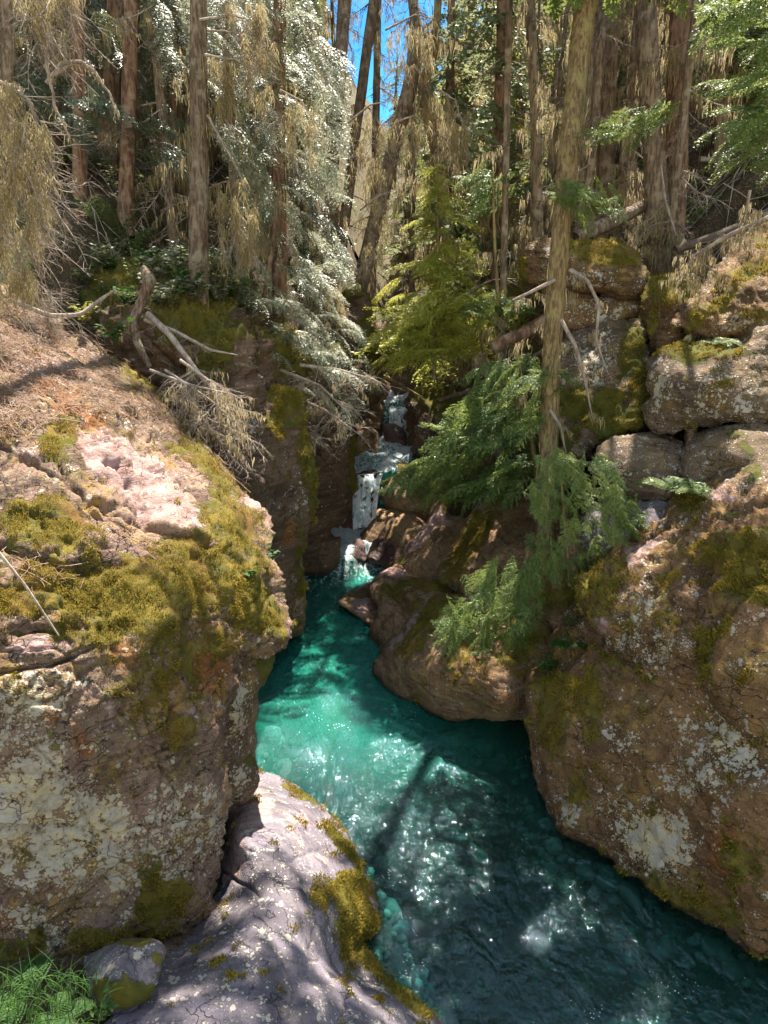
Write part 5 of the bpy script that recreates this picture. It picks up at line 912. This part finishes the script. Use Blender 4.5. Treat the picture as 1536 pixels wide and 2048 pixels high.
for i, (st, Y, poly, n, ll) in enumerate([([(400, 60), (470, 64), (540, 90)], 11.6, [(480, 60), (550, 80), (540, 180), (500, 230)], 260, (.1, .4)), ([(410, 110), (470, 120), (560, 160)], 11.4, [(410, 110), (470, 115), (470, 200), (440, 230)], 260, (.15, .5)),
     ([(415, 230), (470, 330), (500, 390)], 11.2, [(440, 370), (500, 350), (520, 460), (480, 540), (440, 520)], 520, (.1, .45)), ([(400, 40), (470, 30), (520, 50)], 11.2, [(440, 0), (530, 0), (520, 60), (470, 60)], 220, (.15, .4)),
     ([(690, 250), (740, 210), (790, 200)], 15, [(690, 240), (800, 200), (780, 360), (700, 380)], 260, (.1, .45)), ([(780, 250), (830, 230), (860, 260)], 15.5, [(780, 250), (860, 240), (850, 330), (790, 330)], 160, (.1, .45)),
     ([(770, 60), (830, 30), (880, 40)], 16, [(770, 50), (880, 30), (870, 130), (780, 140)], 200, (.1, .4)), ([(720, 420), (760, 390), (790, 380)], 14.6, [(715, 400), (800, 370), (790, 520), (730, 530)], 200, (.1, .45)),
     ([(880, 180), (910, 200), (930, 260)], 14, [(880, 180), (940, 220), (930, 330), (890, 300)], 260, (.15, .5)), ([(640, 560), (670, 570), (690, 600)], 13, [(640, 560), (700, 590), (690, 650), (650, 650)], 160, (.1, .3)), ([(560, 180), (600, 200), (640, 260)], 12, [(560, 180), (640, 220), (630, 330), (570, 300)], 200, (.1, .4))]):
    curtain('lichen laden dead bough %s' % ['high beside the pale flaky trunk', 'touching the pale flaky trunk below the topmost bough', 'with the longest curtain, in front of the silvery cedar', 'at the very top beside the pale flaky trunk', 'left of the leaning upstream trunk', 'drooping across the leaning upstream trunk', 'at the top between the two leaning trunks', 'low above the river gap', 'right of the trunk with the mossy elbow', 'over the upright rock fin', 'small, caught in the silvery cedar'][i], [st], Y, poly, n, ll, 60 + i, w=.0055)

M['needle'] = wood_mat('dead_needles', (0.34, 0.22, 0.15), (0.19, 0.11, 0.065), (0.44, 0.35, 0.28), 2, .005)
# twig and needle litter on the sunlit slab
def litter():
    rng = np.random.RandomState(5); r = ROCKS[LB]; n = r['n0']; X, Y, V, N = r['PX'][:n], r['PY'][:n], r['V'][:n], r['N'][:n]
    reg = inside(X, Y, [(-20, 580), (60, 610), (240, 725), (340, 830), (440, 925), (470, 980), (400, 900), (300, 850), (200, 830), (100, 850), (-20, 880)]); w = np.where(reg, 1., 0) * (1.2 - .9 * sst(.1, .5, fbm(V * 1.7, 3)))
    reg2 = inside(X, Y, [(0, 1090), (90, 1110), (200, 1170), (60, 1180), (0, 1180)]) | inside(X, Y, [(180, 1040), (300, 1060), (330, 1100), (260, 1110)]); w = w + reg2 * .12
    idx = rng.choice(n, 4200, p=w / w.sum()); parts = []
    for q in idx:
        t = rng.normal(0, 1, 3) + [.5, 0, -.3]; t -= N[q] * (t @ N[q]); t /= np.linalg.norm(t); L = rng.uniform(.03, .14) if rng.rand() < .94 else rng.uniform(.2, .6); s_ = np.linspace(-.5, .5, 4); b = np.cross(N[q], t)
        pth = V[q] + N[q] * (.006 + .02 * rng.rand() + .012 * rng.rand()) + np.outer(s_, t) * L + np.outer(s_ ** 2, b) * L * rng.uniform(-.5, .5); parts.append(tube(pth, rng.uniform(.001, .0026) * (1 + L), 3))
    V_, F_ = cat(parts); tag(nmesh('twig_litter', V_, F_, M['needle'], None, V_.mean(0)), 'bleached twigs and needles scattered over the sunlit pink slab', 'twigs', kind='stuff')
litter()

# moss cushions' tufts on the nearer stones
def tufts(label, n, L=.016, thr=.35, seed=0, mat='moss'):
    rng = np.random.RandomState(seed); r = ROCKS[label]; k = r['n0']; d = np.linalg.norm(r['V'][:k] - [0, 0, CAM_H], axis=1); w = sst(thr, .9, r['moss'][:k]) * d ** 2 
    if w.sum() <= 0: return
    q = rng.choice(k, n, p=w / w.sum()); p = r['V'][q] + rng.normal(0, .010, (n, 3)); N = r['N'][q]; p -= N * .004
    dd = N + rng.normal(0, .5, (n, 3)); dd[:, 2] += .3; ll = L * rng.uniform(.5, 1.4, n) * (1 + .8 * gnoise(p * 6))
    V, F = leaves(p, dd, rng.normal(0, 1, (n, 3)), ll, ll * .5); nmesh('moss', V, F, M[mat], r['obj'], r['base'], False, {'var': np.repeat(rng.uniform(-.5, .5, n), 4)})
tufts(LB, 150000, .0125, seed=1)
for i, (lab, n) in enumerate([('huge upper boulder with mossy sunlit left rim leaning over the crack on the right bank', 40000), ('massive dark boulder curving into the river on the right, white lichen patch near its foot', 26000), ('dark boulder with glowing yellow moss crest cut off by the right edge', 6000),
     ('smooth violet-grey water-worn slab in the foreground sloping into the river', 26000), ('tall dark rock column with shaggy yellow-green moss down its right edge', 16000), ('large bulging red-brown boulder overhanging the dark pool, green moss on its left shoulder', 16000),
     ('broad brown boulder draped with a diagonal band of green moss', 12000), ('small upright rock with a bright yellow moss cap at the waterline of the left bank', 3000), ('dark wet rock column with a bright mossy rim standing in the river', 5000), ('topmost block on the right bank capped with thick green moss', 9000),
     ('steep slanting slab streaked with green moss at the right edge', 12000), ('tall grey-brown rock face with hanging dark moss behind the leaning trunk', 12000), ('round green moss covered hump between the block and the slanting slabs', 6000), ('dark brown cliff under the cedars on the left bank, moss along its top edge', 20000),
     ('big lichen spotted grey boulder with a flat mossy top by the right edge', 8000)]): tufts(lab, n, .02, seed=10 + i)

# ================================================================== small plants
def fern(label, base, Y, L, n, seed, tilt=.4, az=None, mat='hemlock'):
    rng = np.random.RandomState(seed); b = P(base[0], base[1], Y); e = empty('fern', b, label, 'fern')
    for i in range(n):
        a = rng.uniform(0, 6.28) if az is None else math.radians(az) + rng.uniform(-1.2, 1.2); l = L * rng.uniform(.7, 1.1); s_ = np.linspace(0, 1, 16); r_ = l * s_ * .85; z = l * (tilt * 1.6 * s_ - 1.0 * s_ ** 2 * (tilt + .25)); ax = np.c_[np.cos(a) * r_, np.sin(a) * r_, z] + b
        B_, D_, L_ = [], [], []; sd_ = np.array([-math.sin(a), math.cos(a), 0]); f = np.array([math.cos(a), math.sin(a), 0])
        for j in range(1, 16):
            ln = l * .26 * math.sin(math.pi * min(1, .15 + s_[j] * .85)) ** .8 + .01
            for sg in (-1, 1):
                for m in range(4):
                    B_.append(ax[j] + (sd_ * sg + f * .35) * ln * m / 4); D_.append(sd_ * sg * .8 + f * .8 + rng.normal(0, .15, 3)); L_.append(ln * .42 * (1.1 - m / 5)); B_.append(B_[-1]); D_.append(sd_ * sg * .9 - f * .5); L_.append(L_[-1] * .8)
        V, F = leaves(np.array(B_), np.array(D_), np.tile([0, 0, 1.], (len(B_), 1)) + rng.normal(0, .2, (len(B_), 3)), np.array(L_), np.array(L_) * .42)
        V2, F2 = cat([(V, F), tube(ax, .003, 3)]); nmesh('frond', V2, F2, M[mat], e, b, False, {'var': np.full(len(V2), rng.uniform(-.3, .3))})
fern('dark green fern clump on the ledge below the long low boulder', (1350, 985), 8.3, .55, 11, 1)
fern('blue-green fern in the shade above the bulging boulder', (985, 1200), 8.9, .45, 9, 2)
fern('small bright fern on the mossy notch left of the huge upper boulder', (1140, 1290), 7.6, .3, 8, 3, mat='leafy')
fern('little dark fern in the cleft over the big spotted boulder', (1430, 690), 9.4, .4, 6, 4)
fern('feathery bright fern among the grass in the bottom left corner', (40, 2000), 3.4, .36, 6, 5, mat='leafy')
fern('smaller feathery fern right of the grass in the bottom left corner', (120, 2040), 3.25, .22, 7, 6, mat='leafy')
def leafy(label, base, Y, H, stems, per, lf, seed, mat='leafy', spread=.5, name='leafy_plant', cat_='plant', group=None):
    rng = np.random.RandomState(seed); b = P(base[0], base[1], Y) if len(base) == 2 else np.array(base); e = empty(name, b, label, cat_, group); st = []; B_, D_, L_ = [], [], []
    for i in range(stems):
        a = rng.uniform(0, 6.28); s_ = np.linspace(0, 1, 6); h = H * rng.uniform(.5, 1); pth = b + np.c_[np.cos(a) * spread * h * s_ ** 1.3, np.sin(a) * spread * h * s_ ** 1.3, h * s_ * (1 - .2 * s_)]; st.append(tube(pth, .004 * (1.3 - s_), 3))
        for j in range(per):
            t = rng.uniform(.25, 1); B_.append(np.array([np.interp(t, s_, pth[:, q]) for q in range(3)])); an = rng.uniform(0, 6.28); D_.append([math.cos(an), math.sin(an), rng.uniform(-.35, .35)]); L_.append(lf * rng.uniform(.6, 1.2))
    B_, D_, L_ = map(np.array, (B_, D_, L_)); V, F = leaves(B_, D_, np.tile([0, 0, 1.], (len(B_), 1)) + rng.normal(0, .45, (len(B_), 3)), L_, L_ * .55)
    nmesh('foliage', V, F, M[mat], e, b, False, {'var': np.repeat(rng.uniform(-.5, .5, len(B_)), 4)}); V, F = cat(st); nmesh('stems', V, F, M['twig_dark'], e, b); return e
leafy('pale green broad leaved plant on the end of the left boulder', (490, 1165), 6.35, .26, 7, 8, .085, 1)
leafy('small dark leaved sprig above the pale green plant on the boulder end', (545, 1120), 6.7, .18, 6, 6, .06, 2)
leafy('green bush of small leaves at the notch of the right boulder', (1095, 1345), 7.6, .26, 9, 10, .07, 3)
leafy('upright leafy sprig in the dark cleft over the right notch', (1140, 1260), 7.9, .34, 7, 12, .05, 4)
leafy('rounded dark green leaves beside the small purple banded stone', (205, 2040), 3.4, .22, 7, 6, .06, 5)
leafy('tiny sprig rooted on the bulging boulder near its top', (910, 1185), 10.1, .2, 4, 7, .04, 6)
leafy('light green willow sprout at the top rim of the sunlit slab', (225, 690), 8.9, .4, 7, 12, .10, 7)
leafy('low yellow-green shrub on the upper rim of the slab', (170, 650), 9.0, .35, 14, 14, .06, 8, 'hemlock_yellow')
rngp = np.random.RandomState(9); words = ['below the light brown trunk', 'left of the snag', 'behind the snag', 'between snag and pale flaky trunk', 'at the foot of the pale flaky trunk', 'right of the pale flaky trunk']
gi = 0
CLF = 'dark brown cliff under the cedars on the left bank, moss along its top edge'; rc = ROCKS[CLF]; nn_ = rc['n0']; okv = np.nonzero((rc['PY'][:nn_] < 625) & (rc['PX'][:nn_] < 560) & (rc['N'][:nn_, 2] > .15))[0]
for i in range(78):
    if i < 46: v = okv[rngp.randint(len(okv))]; p0 = rc['V'][v] - [0, 0, .04]; px = rc['PX'][v]
    else: px = rngp.uniform(80, 520); Y = rngp.uniform(12.6, 15); X = P(px, 500, Y)[0]; p0 = np.array([X, Y, float(zground(np.array([X]), np.array([Y]))[0])])
    leafy('%s undergrowth shrub on the left bank %s' % (['dark green', 'bright green', 'silvery', 'grey-green'][i % 4], words[min(5, int((px - 80) / 74))]), p0, 12, rngp.uniform(.35, .75) + (.3 if i >= 46 else 0), 12, 18, rngp.uniform(.06, .10), 100 + i, ['hemlock', 'leafy', 'cedar', 'cedar_far'][i % 4], .5, 'shrub', 'shrub', 'undergrowth shrubs on the left bank')
for i in range(60):
    px = rngp.uniform(1000, 1560); py = rngp.uniform(330, 500); Y = 13.2 + (500 - py) / 170 * 6; X = P(px, py, Y)[0]; zg = float(zground(np.array([X]), np.array([Y]))[0])
    leafy('low brush among fallen sticks on the right forest floor', np.array([X, Y, zg]), Y, rngp.uniform(.3, .8), 9, 14, rngp.uniform(.06, .1), 200 + i, ['olive', 'hemlock', 'hemlock_yellow'][i % 3], .6, 'shrub', 'shrub', 'low brush on the right forest floor')
# forest floor sticks
def floor_sticks():
    rng = np.random.RandomState(31); parts = []
    for i in range(1500):
        left = rng.rand() < .4; Y = rng.uniform(12.2, 22); X = rng.uniform(-9, -1.6) if left else rng.uniform(2.2, 11)
        L = rng.uniform(.2, 1.2); a = rng.uniform(0, 3.14); s_ = np.linspace(-.5, .5, 5); x = X + np.cos(a) * L * s_ + rng.normal(0, .02, 5); y = Y + np.sin(a) * L * s_; z = zground(x, y) + .03 + rng.uniform(0, .25) * np.array([0, .4, 1, .6, .2]) * L + rng.uniform(-.1, .5) * (s_ + .5) * L
        parts.append(tube(np.c_[x, y, z], rng.uniform(.004, .014), 3))
    V, F = cat(parts); tag(nmesh('fallen_sticks', V, F, M['twig'], None, V.mean(0)), 'brown fallen sticks and twigs strewn over the forest floor', 'sticks', kind='stuff')
floor_sticks()
def grass():
    rng = np.random.RandomState(8); parts = []
    for i in range(420):
        px, py = rng.uniform(-30, 210), rng.uniform(1960, 2120); b = P(px, py, 3.3 + rng.uniform(-.2, .25)); L = rng.uniform(.08, .32); a = rng.uniform(0, 6.28); s_ = np.linspace(0, 1, 6)
        c = b + np.c_[np.cos(a) * L * .6 * s_ ** 1.8, np.sin(a) * L * .6 * s_ ** 1.8, L * s_ * (1 - .4 * s_)]; sd_ = np.array([-math.sin(a), math.cos(a), 0]) * .0042; w = (1.05 - s_)[:, None]
        V = np.stack([c - sd_ * w, c + sd_ * w], 1).reshape(-1, 3); j = np.arange(5) * 2; parts.append((V, np.stack([j, j + 1, j + 3, j + 2], -1)))
    V, F = cat(parts); tag(nmesh('grass', V, F, M['leafy'], None, V.mean(0), attrs={'var': np.repeat(rng.uniform(-.6, .6, len(V) // 12), 12)}), 'green grass tuft in the bottom left corner', 'grass', kind='stuff')
grass()

# ================================================================== under the water and falling water
def cobble(rng, r):
    a = np.linspace(0, math.pi, 7)[1:-1]; b = np.linspace(0, 2 * math.pi, 9)[:-1]; V = [[0, 0, 1]] + [[math.sin(x) * math.cos(y), math.sin(x) * math.sin(y), math.cos(x)] for x in a for y in b] + [[0, 0, -1]]
    V = np.array(V) * rng.uniform(.7, 1.2, 3) * [1, 1, .6]; V = V * (1 + .25 * gnoise(V * 1.2 + rng.uniform(0, 50, 3)))[:, None] * r; F = []
    for i in range(4):
        for j in range(8): F.append([1 + i * 8 + j, 1 + (i + 1) * 8 + j, 1 + (i + 1) * 8 + (j + 1) % 8, 1 + i * 8 + (j + 1) % 8])
    for j in range(8): F.append([0, 1 + j, 1 + (j + 1) % 8, 0]); F.append([41, 33 + (j + 1) % 8, 33 + j, 41])
    return V, np.array(F)
def tri_cobble(V, F): return V, F
def pebble_mat():
    s = NT('cobbles'); v = s.attr('var'); p = s.pos(); c = s.mix(s.ramp(v, -.5, .5, False), (0.13, 0.12, 0.09), (0.34, 0.33, 0.24)); c = s.mix(s.ramp(s.noise(p, 22, 4), .5, .65), c, (0.22, 0.16, 0.12)); return s.done(s.bsdf(c, .7, .3))
M['cobble'] = pebble_mat()
def cobbles():
    rng = np.random.RandomState(4); Vs, Fs, As, n = [], [], [], 0
    tm = []
    for i in range(8):
        V, F = cobble(rng, 1.0); tm.append((V, F))
    i = 0
    while i < 1500:
        Y = rng.uniform(3.2, 9); X = rng.uniform(-1.5, 5)
        if not inside(np.array([X]), np.array([Y]), CH)[0]: continue
        z = zground(np.array([X]), np.array([Y]))[0]; r = rng.uniform(.03, .07) if rng.rand() < .85 else rng.uniform(.08, .17); V, F = tm[rng.randint(8)]; a = rng.uniform(0, 6.28); c_, s_ = math.cos(a), math.sin(a)
        V = V @ np.array([[c_, s_, 0], [-s_, c_, 0], [0, 0, 1]]) * r + [X, Y, z + r * .3]; Vs.append(V); Fs.append(F + n); n += len(V); As.append(np.full(len(V), rng.uniform(-.5, .5))); i += 1
    V = np.concatenate(Vs); F = np.concatenate(Fs); tri = F[:, 0] == F[:, 3]
    tag(nmesh('river_cobbles', V, [F[~tri], F[tri][:, :3]], M['cobble'], None, V.mean(0), True, {'var': np.concatenate(As)}), 'rounded pale cobbles lying on the river bed under clear water', 'cobbles', kind='stuff')
cobbles()
def fall_mat():
    s = NT('falling_water'); p = s.pos(); n1 = s.noise(s.mapping(p, (0, 0, 0), (7, 3, .7)), 2.0, 5, .7); n2 = s.noise(p, 9, 4)
    w = s.bsdf((.85, .9, .92), .5, .4, s.bump(n1, .8, .04)); t = s.n('BsdfTransparent'); t.inputs[0].default_value = (.9, .95, .95, 1)
    tl = s.n('BsdfTranslucent'); tl.inputs[0].default_value = (.9, .95, 1, 1); mw = s.n('MixShader'); mw.inputs[0].default_value = .5; s.l(w, mw.inputs[1]); s.l(tl.outputs[0], mw.inputs[2]); w = mw.outputs[0]
    m = s.n('MixShader'); s.l(s.ramp(s.math('ADD', n1, s.math('MULTIPLY', s.math('SUBTRACT', n2, .5), .8)), .42, .52), m.inputs[0]); s.l(t.outputs[0], m.inputs[1]); s.l(w, m.inputs[2]); return s.done(m.outputs[0])
M['fall'] = fall_mat()
def fall(name, lip, foot, Yl, Yf, lab, layers=3):
    """water sheet from lip (two picture points) to foot (two picture points)"""
    parts = []
    for q in range(layers):
        s_ = np.linspace(0, 1, 26); u = np.linspace(0, 1, 22); S_, U = np.meshgrid(s_, u, indexing='ij'); S_, U = S_.ravel(), U.ravel()
        a = P(lip[0][0], lip[0][1], Yl)[None] * (1 - U)[:, None] + P(lip[1][0], lip[1][1], Yl)[None] * U[:, None]; b = P(foot[0][0], foot[0][1], Yf)[None] * (1 - U)[:, None] + P(foot[1][0], foot[1][1], Yf)[None] * U[:, None]
        V = a + (b - a) * np.stack([S_, S_ ** .6, S_ ** 1.6], -1); V[:, 1] -= q * .05 - .05 * gnoise(np.c_[V[:, 0] * 9, S_ * 1.5, 0 * S_ + q * 7]); V[:, 2] += .03 * gnoise(V * [8, 8, 3]); i = np.arange(26 * 22).reshape(26, 22)
        parts.append((V, np.stack([i[:-1, :-1].ravel(), i[:-1, 1:].ravel(), i[1:, 1:].ravel(), i[1:, :-1].ravel()], -1)))
    V, F = cat(parts); tag(nmesh(name, V, F, M['fall'], None, V.mean(0)), kind='structure')
fall('waterfall', ((706, 949), (766, 944)), ((706, 1058), (750, 1044)), 14.86, 14.36, '')
fall('upper_cascade', ((779, 812), (812, 812)), ((778, 866), (812, 868)), 18.4, 17.85, '')
